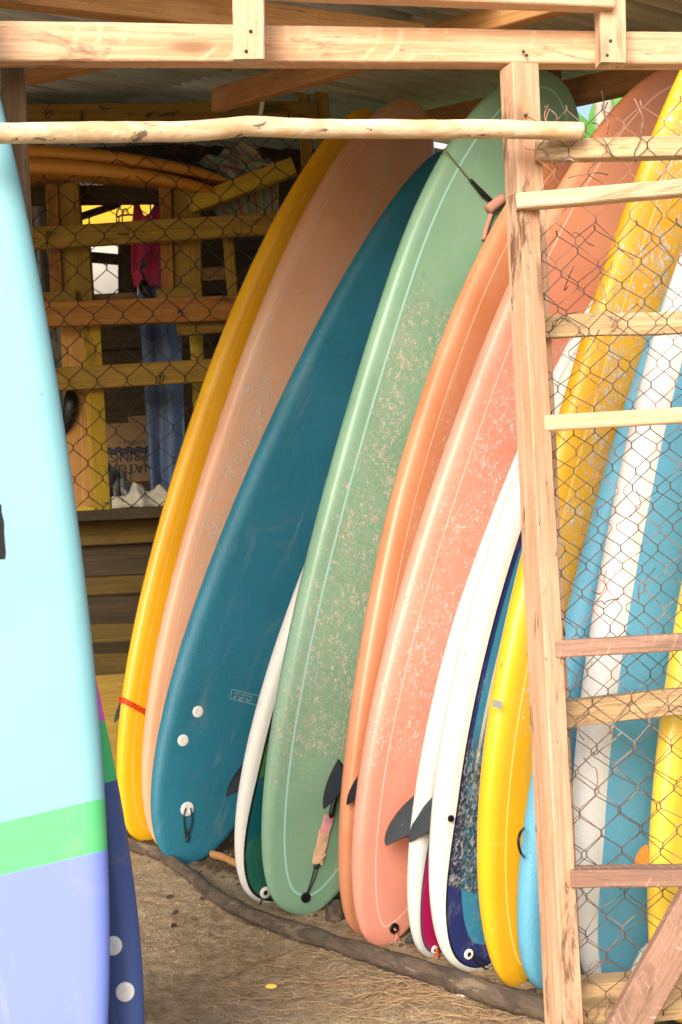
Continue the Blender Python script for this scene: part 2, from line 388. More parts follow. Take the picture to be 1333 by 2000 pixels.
# ------------------------------------------------------------------ back partition (rails, mesh) and the rack behind it
part = empty('wire_partition', U(300, 1000, 5.6), 'chain-link partition with olive timber rails at the dark back of the shed', 'fence')
D = 5.64
ppx('rail', M['olive'], (20, 222), (620, 216), D, D, 33, .04, part)
ppx('rail', M['olive'], (60, 467), (540, 437), D, D, 42, .04, part)
ppx('rail', M['brownrail'], (60, 616), (470, 602), D, D, 48, .045, part)
ppx('rail', M['olive'], (70, 744), (440, 722), D, D, 44, .04, part)
o0 = U(20, 1005, 5.58); o0 = Vector((o0.x, 5.58, o0.z))
cm = chain_mesh(o0, Vector((1, 0, 0)), Vector((0, 0, 1)), 1.30, 1.68, .0605, .135, .0021, .012, 3)
tag(cm.build('wire_mesh', M['wire'], part), kind='stuff')
mb = MB()
for (x, y) in ((95, 215), (148, 225), (210, 222), (285, 228), (330, 220), (452, 212), (470, 450), (250, 452), (95, 470), (315, 730), (350, 605)):
    c = U(x, y, 5.60); 
    pts = [c + Vector((rng.normal(0, .025), -.01 + rng.normal(0, .008), rng.normal(0, .02))) for _ in range(5)]
    mesh_obj('wire_tie', *tube(spline(pts, 14), .0022, 4), M['wire'], part)
p = U(510, 213, 5.59); clip = plank('clip', M['white'], p + Vector((-.005, 0, -.03)), p + Vector((.008, 0, .03)), .018, .006, part, up=(1, 0, 0), seg=2, bev=.001)

rack = empty('storage_rack', U(280, 1000, 5.8), 'yellowed timber storage rack of posts, boards and shelf behind the chain-link mesh', 'rack')
D = 5.74
ppx('post', M['brownrail'], (103, 362), (114, 600), D, D, 24, .05, rack, up=(1, 0, 0))
ppx('post', M['olive'], (134, 360), (150, 600), D + .02, D + .02, 42, .05, rack, up=(1, 0, 0))
ppx('post', M['olive'], (163, 450), (176, 640), D + .01, D + .01, 22, .06, rack, up=(1, 0, 0))
ppx('post', M['brownrail'], (324, 362), (330, 590), D, D, 24, .05, rack, up=(1, 0, 0))
ppx('post', M['olive'], (364, 362), (370, 600), D + .02, D + .02, 52, .05, rack, up=(1, 0, 0))
ppx('post', M['olive'], (446, 462), (456, 590), D, D, 20, .05, rack, up=(1, 0, 0))
ppx('post', M['yellowwood'], (178, 636), (199, 1000), D, D, 30, .06, rack, up=(1, .5, 0))
ppx('post', M['orangeplank'], (148, 636), (166, 992), D + .05, D + .05, 56, .03, rack, up=(1, 0, 0))
ppx('block', M['olive'], (82, 588), (150, 582), D - .03, D - .03, 30, .04, rack)
ppx('block', M['olive'], (308, 578), (395, 574), D - .03, D - .03, 26, .04, rack)
ppx('block', M['olive'], (346, 640), (440, 632), D - .03, D - .03, 34, .04, rack)
ppx('block', M['oldpost'], (176, 588), (268, 584), D + .06, D + .06, 24, .04, rack)
ppx('block', M['oldpost'], (395, 538), (450, 534), D + .03, D + .03, 26, .04, rack)
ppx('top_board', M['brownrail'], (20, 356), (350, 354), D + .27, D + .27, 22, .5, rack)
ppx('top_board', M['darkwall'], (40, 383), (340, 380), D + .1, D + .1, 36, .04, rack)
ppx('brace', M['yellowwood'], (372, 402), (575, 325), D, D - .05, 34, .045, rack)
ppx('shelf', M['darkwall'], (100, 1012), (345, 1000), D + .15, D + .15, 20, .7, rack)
ppx('foot_block', M['yellowwood'], (140, 988), (186, 1000), D - .04, D - .04, 16, .04, rack)
for (y0, y1, h, m, dd) in ((1046, 1030, 46, 'lowboard', 0), (1100, 1084, 60, 'darkwall', .06), (1148, 1134, 34, 'lowboard', .03), (1196, 1184, 56, 'darkwall', .06), (1240, 1228, 36, 'lowboard', .04), (1300, 1292, 44, 'lowboard', .03)):
    ppx('front_board', M[m], (90, y0), (420, y1), D + dd, D + dd, h, .03, rack)
ppx('base_panel', M['olive'], (150, 1452), (330, 1440), D - .05, D - .05, 260, .02, rack, jit=.0005)

# ------------------------------------------------------------------ SURFBOARDS
def board_sections(L, W, T, rn, rt, pn=2.0, qn=2.0, pt=2.4, qt=2.6, sm=.5, NS=72, nd=13, nr=9):
    k = np.linspace(0, np.pi, NS); s = (1 - np.cos(k)) / 2; s = .35 * np.linspace(0, 1, NS) * 0 + .35 * s + .65 * s
    d = np.where(s > sm, (s - sm) / (1 - sm), (sm - s) / sm)
    p = np.where(s > sm, pn, pt); q = np.where(s > sm, qn, qt)
    f = np.maximum(1 - d ** p, 0) ** (1 / q); wv = W / 2 * f
    rock = np.where(s > .5, rn * np.clip((s - .5) / .5, 0, 1) ** 2.6, rt * np.clip((.5 - s) / .5, 0, 1) ** 2.4)
    t = T * (1 - .5 * np.abs(2 * s - 1) ** 3.0) * np.clip(f / .45, .02, 1) ** .6
    rx = np.minimum(t * .62, wv * .75); X = []; Z = []
    for u in np.linspace(-1, 1, nd): X.append(u * (wv - rx)); Z.append(t * .5 + t * .10 * (1 - u * u))
    for a in np.linspace(np.pi / 2, -np.pi / 2, nr + 2)[1:-1]: X.append((wv - rx) + rx * np.cos(a)); Z.append(t * .5 * np.sin(a))
    for u in np.linspace(1, -1, nd): X.append(u * (wv - rx)); Z.append(-t * .5 - t * .04 * (1 - u * u))
    for a in np.linspace(-np.pi / 2, -3 * np.pi / 2, nr + 2)[1:-1]: X.append(-(wv - rx) + rx * np.cos(a)); Z.append(t * .5 * np.sin(a))
    X = np.array(X).T; Z = np.array(Z).T + rock[:, None]; S = np.repeat((s * L)[:, None], X.shape[1], 1)
    return X, S, Z, wv, s * L
class Board: pass
def board_mesh(name, X, S, Z, wv, sv, mat, parent, mw, nd=13):
    ns, nr = X.shape; V = np.stack([X, S, Z], -1).reshape(-1, 3)
    Fc = [(i * nr + j, i * nr + (j + 1) % nr, (i + 1) * nr + (j + 1) % nr, (i + 1) * nr + j) for i in range(ns - 1) for j in range(nr)]
    Fc += [tuple(range(nr))[::-1], tuple((ns - 1) * nr + j for j in range(nr))]
    o = mesh_obj(name, V, Fc, mat, parent, mw)
    me = o.data; uv = me.uv_layers.new(name='bd'); li = np.empty(len(me.loops), np.int32); me.loops.foreach_get('vertex_index', li)
    uv.data.foreach_set('uv', V[li][:, :2].astype(np.float32).ravel())
    poly = np.concatenate([np.stack([wv, sv], -1), np.stack([-wv, sv], -1)[::-1]])     # outline
    A = poly; Bp = np.roll(poly, -1, 0); P2 = V[:, :2]
    ab = Bp - A; den = np.maximum((ab ** 2).sum(-1), 1e-12)
    tt = np.clip(((P2[:, None] - A[None]) * ab[None]).sum(-1) / den, 0, 1); dist = np.sqrt((((A[None] + tt[..., None] * ab[None]) - P2[:, None]) ** 2).sum(-1)).min(1)
    a = me.attributes.new('edge', 'FLOAT', 'POINT'); a.data.foreach_set('value', dist.astype(np.float32))
    dk = np.zeros((ns, nr), np.float32); dk[:, :nd] = 1
    tz = (Z - Z.mean(1, keepdims=True)); dk[(tz > 0)] = np.maximum(dk[(tz > 0)], .6)
    a = me.attributes.new('deck', 'FLOAT', 'POINT'); a.data.foreach_set('value', dk.ravel())
    return o
def make_board(par, mat, label, group, T=.075, name='surfboard', category='surfboard'):
    fx, fy, lx, ly, al, W, L, rn, rt, pn, sm, pt, qt = par
    a = Vector((lx, ly, 1)).normalized(); n = Vector((math.sin(al), -math.cos(al), 0)); n = (n - a * n.dot(a)).normalized(); r = a.cross(n)
    X, S, Z, wv, sv = board_sections(L, W, T, rn, rt, pn, 2.0, pt, qt, sm)
    zz = X * r.z + S * a.z + Z * n.z
    org = Vector((fx, fy, -zz.min() - .012))
    mw = Matrix(((r.x, a.x, n.x, org.x), (r.y, a.y, n.y, org.y), (r.z, a.z, n.z, org.z), (0, 0, 0, 1)))
    b = Board(); b.par = par; b.T = T; b.mw = mw; b.r, b.a, b.n = r, a, n; b.L = L; b.sec = (X, S, Z, wv, sv)
    b.root = empty(name, label=label, cat=category, group=group, mat=mw)
    b.hull = board_mesh('hull', X, S, Z, wv, sv, mat, b.root, mw)
    return b
def surf_z(b, x, s, bottom=False):
    X, S, Z, wv, sv = b.sec; nd = 13; s = min(max(s, sv[1]), sv[-2])
    cols = range(nd) if not bottom else range(nd + 9, nd + 9 + nd)
    xs = []; zs = []
    for j in cols: xs.append(np.interp(s, sv, X[:, j])); zs.append(np.interp(s, sv, Z[:, j]))
    o = np.argsort(xs); return float(np.interp(x, np.array(xs)[o], np.array(zs)[o]))
def deck_at(b, px, py, off=0.0):
    """local (x, s, z) of the deck point seen at a pixel"""
    inv = b.mw.inverted(); O = inv @ Vector((0, 0, CAM_H)); Dv = (inv.to_3x3() @ (U(px, py, 1) - Vector((0, 0, CAM_H))))
    z = .04
    for _ in range(12):
        t = (z - O.z) / Dv.z; p = O + Dv * t; z = surf_z(b, p.x, p.y)
    return Vector((p.x, p.y, z + off))
def slope(b, x, s):
    e = .01; zx = (surf_z(b, x + e, s) - surf_z(b, x - e, s)) / (2 * e); zs = (surf_z(b, x, s + e) - surf_z(b, x, s - e)) / (2 * e)
    return Vector((-zx, -zs, 1)).normalized()

WAXC = (.58, .53, .45)
def board_mat(name, base, base2=None, wax=None, pin=None, rail=None, foam=False, rough=.22, deck=None, stains=None, edge_line=None, bands=None, scuff=.25):
    """wax = dict(s=(s0,s1), x=half width, amt, scale); pin = (inset, width, colour); rail = (width, colour)"""
    rough = max(rough, .32); g = N(name); uv = g.uv(); x, s, _ = g.sep(uv); e = g.attr('edge'); dk = g.attr('deck'); ax = g.math('ABSOLUTE', x); o = g.obj()
    big = g.noise(o, 2.5, 4, .6); mid = g.noise(o, 9, 4, .6)
    col = g.mix(g.math('MULTIPLY', g.step(big, .38, .68), 1.0), base, base2 or tuple(c * .9 for c in base))
    if deck: col = deck(g, x, s, e, ax, col)
    if bands:      # printed cross bands: list of (s_limit, slope, colour) from the nose down
        for (lim, slp, c) in bands:
            v = g.math('ADD', s, g.math('MULTIPLY', x, slp)); col = g.mix(g.math('LESS_THAN', v, lim), col, c)
    if rail is not None:
        rw = g.math('MULTIPLY', g.math('ADD', .34, g.math('MULTIPLY', g.step(s, .0, .42), .62)), rail[0])
        m = g.math('MAXIMUM', g.math('LESS_THAN', e, rw), g.math('LESS_THAN', dk, .5)); col = g.mix(m, col, g.mix(g.math('MULTIPLY', g.step(g.noise(o, 13, 6, .72, .5), .56, .70), .55), rail[1], (rail[1][0] * .86, rail[1][1] * .76, rail[1][2] * .58)))
        if edge_line: 
            m = g.math('MULTIPLY', g.math('LESS_THAN', g.math('ABSOLUTE', g.math('SUBTRACT', e, rw)), edge_line[0]), g.math('GREATER_THAN', dk, .5)); col = g.mix(m, col, edge_line[1])
    if pin:
        m = g.math('MULTIPLY', g.math('SUBTRACT', 1.0, g.step(g.math('ABSOLUTE', g.math('SUBTRACT', e, pin[0])), pin[1] * .35, pin[1] * .6)), g.math('GREATER_THAN', dk, .4))
        col = g.mix(g.math('MULTIPLY', m, .8), col, pin[2])
    # soiling: thin rubbed streaks and small dings
    st = g.noise(g.mp(o, (22, 2.2, 10)), 1.0, 5, .7, .4)
    col = g.mix(g.math('MULTIPLY', g.step(st, .56, .78), scuff), col, g.mix(.6, col, (.72, .66, .54)))
    sm = g.noise(o, 5.5, 6, .72, .9); col = g.mix(g.math('MULTIPLY', g.step(sm, .54, .74), .22 + scuff * .3), col, g.mix(.55, col, (.42, .30, .16)))
    scr = g.math('MULTIPLY', g.step(g.noise(g.mp(o, (5, 70, 5), rot=(0, 0, .7)), 1.6, 4, .7, .15), .665, .70), g.step(mid, .48, .60))
    col = g.mix(g.math('MULTIPLY', scr, .32), col, g.mix(.5, col, (.80, .78, .70)))
    ding = g.math('MULTIPLY', g.step(g.noise(g.mp(o, (1, .55, 1)), 34, 2, .5), .735, .755), g.step(mid, .48, .58)); col = g.mix(g.math('MULTIPLY', ding, .75), col, (.18, .12, .07))
    spk = g.math('MULTIPLY', g.step(g.noise(o, 150, 2, .5), .74, .77), .5); col = g.mix(spk, col, (.22, .16, .10))
    if stains: col = stains(g, x, s, e, col)
    h = g.math('MULTIPLY', big, .0); rg = rough
    if wax:
        s0, s1 = wax['s']; sc = wax.get('scale', 34)
        reg = g.math('MULTIPLY', g.step(s, s0 - .1, s0 + .25), g.math('SUBTRACT', 1.0, g.step(s, s1 - .45, s1 + .1)))
        xc = g.math('ABSOLUTE', g.math('SUBTRACT', x, wax.get('xc', 0)))
        reg = g.math('MULTIPLY', reg, g.math('SUBTRACT', 1.0, g.step(xc, wax['x'] * .55, wax['x'])))
        wv = g.mp(uv, (1, wax.get('stretch', .6), 1), rot=(0, 0, wax.get('rot', .5)))
        n1 = g.noise(wv, sc * 2.1, 5, .66, .9); n2 = g.noise(uv, 7, 4, .65); n3 = g.noise(wv, sc * 5, 3, .6, .5); n4 = g.noise(g.mp(uv, (1, .45, 1)), 16, 3, .6)
        cl = g.math('ADD', g.math('MULTIPLY', g.math('SUBTRACT', n2, .5), .30), g.math('MULTIPLY', g.math('SUBTRACT', n4, .5), .28))
        tval = g.math('ADD', g.math('ADD', n1, cl), g.math('ADD', g.math('MULTIPLY', g.math('SUBTRACT', n3, .5), .22), g.math('MULTIPLY', g.math('SUBTRACT', reg, 1.0), .26)))
        thr = wax.get('thr', .60); m = g.step(tval, thr, thr + .055); m2 = g.step(tval, thr - .16, thr + .02)
        m = g.math('MULTIPLY', m, g.math('GREATER_THAN', dk, .4)); m2 = g.math('MULTIPLY', m2, g.math('GREATER_THAN', dk, .4))
        col = g.mix(g.math('MULTIPLY', m2, .16), col, WAXC)
        col = g.mix(g.math('MULTIPLY', m, wax.get('amt', .75)), col, g.mix(g.step(n3, .35, .65), tuple(c * .72 for c in wax.get('col', WAXC)), tuple(min(1, c * 1.2) for c in wax.get('col', WAXC))))
        h = g.math('MULTIPLY', g.math('ADD', tval, n3), m); rg = g.mix(m, (rough,) * 3, (.8,) * 3)
    if foam:
        fn = g.noise(o, 190, 2, .5); nb = g.bump(fn, .5, .004); nb = g.bump(g.noise(o, 45, 3, .5), .12, .004, nb)
        return g.out(col, rough, nb, spec=.4)
    nb = g.bump(h, .5, .004); nb = g.bump(g.noise(o, 7, 2), .06, .01, nb)
    return g.out(col, rg, nb, coat=.08, spec=.4, coat_rough=.28)

GRP = 'surfboards leaning in a row in the rack'
PAR = {
 'yellow1': [-0.8346, 5.0543, 0.3358, 0.1599, 0.5786, 0.5837, 3.0245, 0.128, 0.0584, 1.8775, 0.4616, 2.2435, 2.1424],
 'peach2': [-0.7091, 4.902, 0.3728, 0.1421, 0.404, 0.6398, 3.028, 0.0565, 0.0478, 2.2641, 0.5401, 2.3903, 1.9961],
 'teal3': [-0.6599, 4.7008, 0.4427, 0.1855, 0.6077, 0.5795, 2.8584, 0.0443, 0.0587, 1.9223, 0.3931, 2.3675, 2.2931],
 'white4': [-0.3325, 4.1679, 0.4364, 0.2272, 0.6324, 0.5212, 2.0974, 0.12, 0.0494, 2.0, 0.4949, 2.382, 2.3621],
 'green5': [-0.2161, 4.0421, 0.3637, 0.1862, 0.4359, 0.6314, 2.8463, 0.0765, 0.0424, 2.311, 0.6869, 2.2577, 2.5033],
 'orange6': [-0.022, 3.827, 0.3309, 0.2647, 0.6701, 0.5502, 2.5799, 0.0757, 0.0322, 1.9047, 0.4835, 1.4158, 2.1969],
 'pink7': [-0.0017, 3.7431, 0.4329, 0.2321, 0.6098, 0.6009, 2.8568, 0.0904, 0.0726, 2.2448, 0.5506, 2.3056, 2.0122],
 'white8': [0.1383, 3.6068, 0.4216, 0.2514, 0.8352, 0.5373, 2.2078, 0.0268, 0.0578, 1.7626, 0.4033, 1.604, 2.2028],
 'white9': [0.234, 3.4802, 0.3844, 0.2315, 0.6354, 0.5744, 2.088, 0.1217, 0.0525, 1.9589, 0.4776, 1.9196, 2.3567],
 'yellow10': [0.3459, 3.3741, 0.3209, 0.1367, 0.6707, 0.5617, 2.7916, 0.0292, 0.0428, 1.9901, 0.3404, 2.1561, 1.7227],
 'blue11': [0.4353, 3.2893, 0.3773, 0.2073, 0.7242, 0.559, 2.5109, 0.1148, 0.0245, 2.019, 0.5164, 2.4245, 2.4898],
 'blue12': [0.5665, 3.2147, 0.2953, 0.1816, 0.6443, 0.5684, 2.5089, 0.1024, 0.05, 1.9947, 0.488, 2.2689, 2.2701],
 'yellow13': [0.7019, 3.0722, 0.3254, 0.2261, 0.7053, 0.5632, 2.5046, 0.12, 0.038, 2.0, 0.5116, 2.1943, 2.4003],
 'pale': [-0.5919, 2.3079, -0.1487, 0.1789, 0.0035, 0.5511, 2.9449, 0.0953, 0.0456, 2.1961, .5, 2.0212, 2.6],
 'navy': [-0.5393, 2.4743, -0.2323, 0.1397, 0.0003, 0.5065, 2.0973, 0.1, 0.047, 2.0, .5, 2.4537, 2.6]}
B = {}
B['yellow1'] = make_board(PAR['yellow1'], board_mat('yellow_board', (.84, .47, .015), (.80, .42, .012), pin=(.052, .006, (.85, .52, .12)), rough=.25),
    'deep yellow longboard at the far left of the leaning row, red cord at its tail', GRP)
def peach_deck(g, x, s, e, ax, col):
    m = g.step(g.noise(g.mp(g.obj(), (3.5, .5, 3.5), rot=(0, 0, .12)), 1.5, 4, .65, .5), .45, .72)
    return g.mix(g.math('MULTIPLY', m, g.step(s, 1.4, 2.3)), col, (.62, .47, .33))
B['peach2'] = make_board(PAR['peach2'], board_mat('peach_board', (.74, .40, .25), (.70, .345, .20), wax=dict(s=(.8, 2.1), x=.38, thr=.515, amt=.65, scale=30, col=(.60, .52, .44)), pin=(.05, .004, (.78, .52, .36)), rough=.3, deck=peach_deck, scuff=.5),
    'faded peach longboard with wax marks between the deep yellow and the teal boards', GRP)
B['teal3'] = make_board(PAR['teal3'], board_mat('teal_foam_board', (.026, .19, .285), (.020, .165, .24), foam=True, rough=.42, scuff=.18),
    'dark teal soft-top board with white plugs and a printed size box', GRP, T=.085)
def diag_deck(g, x, s, e, ax, col):
    v = g.math('SUBTRACT', s, g.math('MULTIPLY', x, .9)); col = g.mix(g.math('LESS_THAN', v, .92), col, (.015, .10, .09))
    col = g.mix(g.math('LESS_THAN', v, .62), col, (.05, .18, .055)); col = g.mix(g.math('LESS_THAN', v, .50), col, (.006, .10, .12)); col = g.mix(g.math('LESS_THAN', v, .28), col, (.02, .13, .09))
    return col
B['white4'] = make_board(PAR['white4'], board_mat('white_rail_green_deck_board', (.02, .15, .32), deck=diag_deck, wax=dict(s=(.85, 1.9), x=.34, thr=.54, amt=.6), rail=(.044, (.67, .67, .62)), edge_line=(.004, (.01, .01, .012)), rough=.3),
    'short white-railed board with a green deck between the teal and sea-green boards', GRP, T=.07)
B['green5'] = make_board(PAR['green5'], board_mat('sea_green_board', (.22, .39, .26), (.18, .335, .215), wax=dict(s=(.3, 2.2), x=.36, thr=.540, amt=.75, scale=32, stretch=.75, col=(.56, .52, .40)), pin=(.062, .007, (.36, .66, .62)), rough=.22),
    'tall sea-green longboard with wax flakes and a pale blue pinline', GRP)
B['orange6'] = make_board(PAR['orange6'], board_mat('orange_board', (.62, .265, .135), (.55, .205, .085), wax=dict(s=(.9, 1.9), x=.30, thr=.57, amt=.45), pin=(.055, .004, (.88, .55, .35)), rough=.22, scuff=.4),
    'apricot orange board squeezed between the sea-green and the salmon pink boards', GRP)
def pink_nose_shade(g, x, s, e, ax, col): return g.mix(g.math('MULTIPLY', g.step(s, 1.55, 2.3), .8), col, (.58, .23, .10))  # roof shade painted into the deck colour, deepening towards the nose
B['pink7'] = make_board(PAR['pink7'], board_mat('salmon_board', (.76, .32, .235), (.70, .27, .185), wax=dict(s=(.35, 2.0), x=.38, thr=.530, amt=.75, scale=30, stretch=.8, rot=-.6, col=(.62, .54, .47)), pin=(.06, .005, (.90, .58, .46)), rough=.22, deck=pink_nose_shade),
    'salmon pink longboard, shade painted towards its nose, with a pink cord loop at its tail', GRP)
def magenta_deck(g, x, s, e, ax, col): return g.mix(g.math('LESS_THAN', e, .066), col, (.70, .72, .75))
B['white8'] = make_board(PAR['white8'], board_mat('white_rail_magenta_deck_board', (.48, .012, .11), rail=(.05, (.66, .68, .63)), edge_line=(.003, (.05, .07, .16)), rough=.35, scuff=.6),
    'white board with a magenta deck showing as a thin strip, beside the salmon pink board', GRP, T=.066)
def navy_deck(g, x, s, e, ax, col):
    a2 = g.math('ABSOLUTE', g.math('ADD', x, .0)); 
    up_ = g.step(s, .35, .5); e2 = g.math('ADD', e, g.math('MULTIPLY', up_, .012))
    col = g.mix(g.math('GREATER_THAN', e2, .076), col, (.035, .22, .36))
    col = g.mix(g.math('MULTIPLY', g.math('LESS_THAN', g.math('ABSOLUTE', g.math('SUBTRACT', e2, .104)), .005), up_), col, (.60, .58, .44))
    col = g.mix(g.math('MULTIPLY', g.math('GREATER_THAN', e2, .124), g.math('GREATER_THAN', s, .4)), col, (.012, .02, .09))
    pad = g.math('MULTIPLY', g.step(s, .19, .20), g.math('SUBTRACT', 1.0, g.step(s, .50, .62)))
    nz = g.step(g.noise(g.obj(), 26, 5, .75, .6), .30, .52); nz = g.math('MULTIPLY', g.math('MULTIPLY', nz, pad), .82); col = g.mix(nz, col, (.02, .025, .03))
    wx = g.math('MULTIPLY', g.step(g.noise(g.mp(g.obj(), (1, .45, 1)), 120, 5, .72, 1.0), .49, .62), g.math('MAXIMUM', pad, g.math('MULTIPLY', .35, g.step(g.noise(g.obj(), 9, 3), .5, .6))))
    return g.mix(g.math('MULTIPLY', wx, .7), col, (.44, .47, .48))
B['white9'] = make_board(PAR['white9'], board_mat('white_rail_navy_deck_board', (.022, .032, .14), deck=navy_deck, rail=(.052, (.66, .67, .61)), edge_line=(.003, (.008, .012, .05)), rough=.28, wax=dict(s=(.9, 1.4), x=.3, thr=.64, amt=.6)),
    'white-railed board with navy and light blue deck and a white leash plug', GRP, T=.078)
B['yellow10'] = make_board(PAR['yellow10'], board_mat('bright_yellow_board', (.82, .435, .018), (.80, .39, .012), wax=dict(s=(.5, 2.7), x=.30, thr=.53, amt=.85, scale=32, stretch=.8, col=(.66, .61, .52)), pin=(.06, .006, (.90, .68, .18)), rough=.2),
    'bright yellow longboard covered in wax flakes, passing behind the gate post', GRP)
B['blue11'] = make_board(PAR['blue11'], board_mat('sky_blue_foam_board', (.125, .39, .56), (.11, .36, .53), foam=True, rough=.45, scuff=.05),
    'plain sky blue soft-top board directly behind the lower gate post', GRP, T=.085)
B['blue12'] = make_board(PAR['blue12'], board_mat('blue_deck_white_rail_foam_board', (.15, .44, .66), (.135, .41, .63), rail=(.062, (.74, .75, .74)), foam=True, rough=.45, scuff=.08),
    'sky blue soft-top board with a broad white rail behind the wire mesh', GRP, T=.09)
B['yellow13'] = make_board(PAR['yellow13'], board_mat('lemon_yellow_board', (.80, .55, .06), (.78, .51, .05), wax=dict(s=(.4, 1.4), x=.24, thr=.68, amt=.5), rough=.3),
    'lemon yellow board at the right edge behind the wire mesh', GRP)
B['pale'] = make_board(PAR['pale'], board_mat('pale_aqua_foam_board', (.185, .41, .455), (.165, .385, .44), bands=[(.688, -.04, (.075, .43, .16)), (.598, -.04, (.16, .22, .62))], rough=.6, scuff=.2),
    'pale aqua foam board with a green band and periwinkle tail at the far left', 'foam boards standing in the left foreground', T=.06)
B['navy'] = make_board(PAR['navy'], board_mat('navy_tail_foam_board', (.70, .10, .55), (.68, .09, .53), bands=[(.80, -.0, (.06, .52, .16)), (.685, -.0, (.045, .085, .25))], rough=.6, scuff=.15),
    'navy-tailed foam board with white dots behind the pale aqua board', 'foam boards standing in the left foreground', T=.06)

# ---- fins, plugs, cords
def fin(b, px, py, x, mat, hmax=.2, base=.13, name='fin', fixed=None):
    """fin on the bottom, foot at lateral x, tip seen at pixel"""
    inv = b.mw.inverted(); O = inv @ Vector((0, 0, CAM_H)); Dv = inv.to_3x3() @ (U(px, py, 1) - Vector((0, 0, CAM_H)))
    t = (x - .01 - O.x) / Dv.x; tip = O + Dv * t
    h = surf_z(b, x, tip.y + .1, True) - tip.z
    h = min(max(h, .05), hmax); s_tip = tip.y
    V = []; Fc = []; nt, nc = 22, 9
    sb = surf_z(b, x, min(max(s_tip + base, .05), b.L), True)
    def spine(f): return s_tip + base * (.04 + 1.0 * (1 - f) ** .85 - .10 * f * (1 - f)), h * (1.0 - (1 - f) ** 1.55) * .97
    for i in range(nt + 1):
        f = i / nt; ss, hh = spine(f); s2, h2 = spine(min(1, f + .02)); s1, h1 = spine(max(0, f - .02))
        tx, ty = s2 - s1, h2 - h1; tl = math.hypot(tx, ty) or 1; nx_, ny_ = ty / tl, -tx / tl      # towards the leading edge
        hw = base * .46 * max(1 - f ** 2.6, 0) ** .5 * (1 - .45 * f)
        for j in range(nc * 2):
            u = j / (nc - 1) if j < nc else 1 - (j - nc + .5) / nc; sg = 1 if j < nc else -1
            th = .0062 * (1 - .55 * f) * math.sin(math.pi * min(max(u, 0), 1)) ** .6
            V.append((x + sg * th, ss + nx_ * hw * (1 - 2 * u), sb + .008 - hh - ny_ * hw * (1 - 2 * u)))
    m = nc * 2
    for i in range(nt):
        for j in range(m): Fc.append((i * m + j, i * m + (j + 1) % m, (i + 1) * m + (j + 1) % m, (i + 1) * m + j))
    Fc.append(tuple(nt * m + j for j in range(m)))
    return mesh_obj(name, V, Fc, mat, b.root, b.mw)
def plug(b, px, py, r, mat, name='leash_plug', inner=None, local=None):
    c = local or deck_at(b, px, py); nn = slope(b, c.x, c.y); q = nn.to_track_quat('Z', 'Y').to_matrix().to_4x4(); n = 24
    prof = [(r, -.003), (r, .0012), (r * .93, .0022), (r * (.45 if inner and mat is M['white'] else .62), .0022)] + ([(r * .42, -.006), (0.0001, -.006)] if inner else [(r * .2, .0022), (r * .12, .0008), (.0001, .0008)])
    V = []; Fc = []; mi = []
    for (rr, z) in prof:
        for k in range(n): V.append((rr * math.cos(2 * math.pi * k / n), rr * math.sin(2 * math.pi * k / n), z))
    for i in range(len(prof) - 1):
        for k in range(n): Fc.append((i * n + k, i * n + (k + 1) % n, (i + 1) * n + (k + 1) % n, (i + 1) * n + k)); mi.append(1 if inner and i >= 3 else 0)
    zoff = .007 if inner else .001
    mw = b.mw @ Matrix.Translation(c + nn * zoff) @ q
    return sharp(mesh_obj(name, V, Fc, mat, b.root, mw, mats=[mat, inner or mat], midx=mi), 40), c
def cord(b, pts, r, mat, name='cord', parent=None, n=30, sides=6, twist=None):
    P = [b.mw @ Vector(p) for p in pts]
    return mesh_obj(name, *tube(spline(P, n), r, sides), mat, parent)
def dpx(b, lst, off=.006): return [deck_at(b, x, y, off + (o[0] if o else 0)) for (x, y, *o) in lst]

fin(B['yellow1'], 217, 1412, -.20, M['greyfin'], .16, .10)
fin(B['white4'], 434, 1557, -.16, M['black'], .2, .12)
fin(B['orange6'], 628, 1582, -.17, M['black'], .2, .12)
fin(B['pink7'], 674, 1573, -.17, M['black'], .2, .09)
fin(B['white8'], 744, 1652, -.15, M['greyfin'], .22, .12)
fin(B['white8'], 776, 1838, .02, M['greyfin'], .10, .05)
fin(B['white9'], 790, 1645, -.18, M['greyfin'], .2, .11)

t3 = B['teal3']
for (x, y) in ((387, 1390), (358, 1446)): plug(t3, x, y, .0205, M['white'], 'fin_screw_cap')
plug(t3, 366, 1580, .025, M['white'])
cord(t3, dpx(t3, [(362, 1578), (358, 1592), (359, 1612), (364, 1640)]) + dpx(t3, [(368, 1625), (374, 1600), (371, 1577)]), .0024, M['blackcord'], 'cord_loop', t3.root)
cord(t3, dpx(t3, [(364, 1620), (366, 1634), (362, 1644)]), .0045, M['blackcord'], 'cord_knot', t3.root, n=8)
g5 = B['green5']
plug(g5, 596, 1752, .0155, M['black'], inner=M['black'])
p7 = B['pink7']
plug(p7, 768, 1812, .0150, M['black'], inner=M['black'])
def twocol(name, a, bcol, scale=160):
    g = N(name); o = g.obj(); k = g.wave(g.mp(o, (1, 1, 1), rot=(.6, .4, .8)), scale, 1, 1); return g.out(g.mix(g.step(k, .4, .6), a, bcol), .7)
M['pinkcord'] = twocol('pink_twisted_cord', (.80, .16, .16), (.85, .50, .42))
cord(p7, dpx(p7, [(768, 1812), (773, 1822), (771, 1838), (770, 1850), (777, 1855), (780, 1845), (775, 1828), (771, 1814)], .005), .0024, M['pinkcord'], 'cord_loop', p7.root, n=40)
w4 = B['white4']; cord(w4, dpx(w4, [(516, 1740), (511, 1752), (507, 1766)], .006), .0026, M['blackcord'], 'cord_loop', w4.root, n=10); plug(w4, 517, 1742, .018, M['white'], inner=M['greyfin'])
w9 = B['white9']; plug(w9, 913, 1862, .0135, M['white'], inner=M['black'])
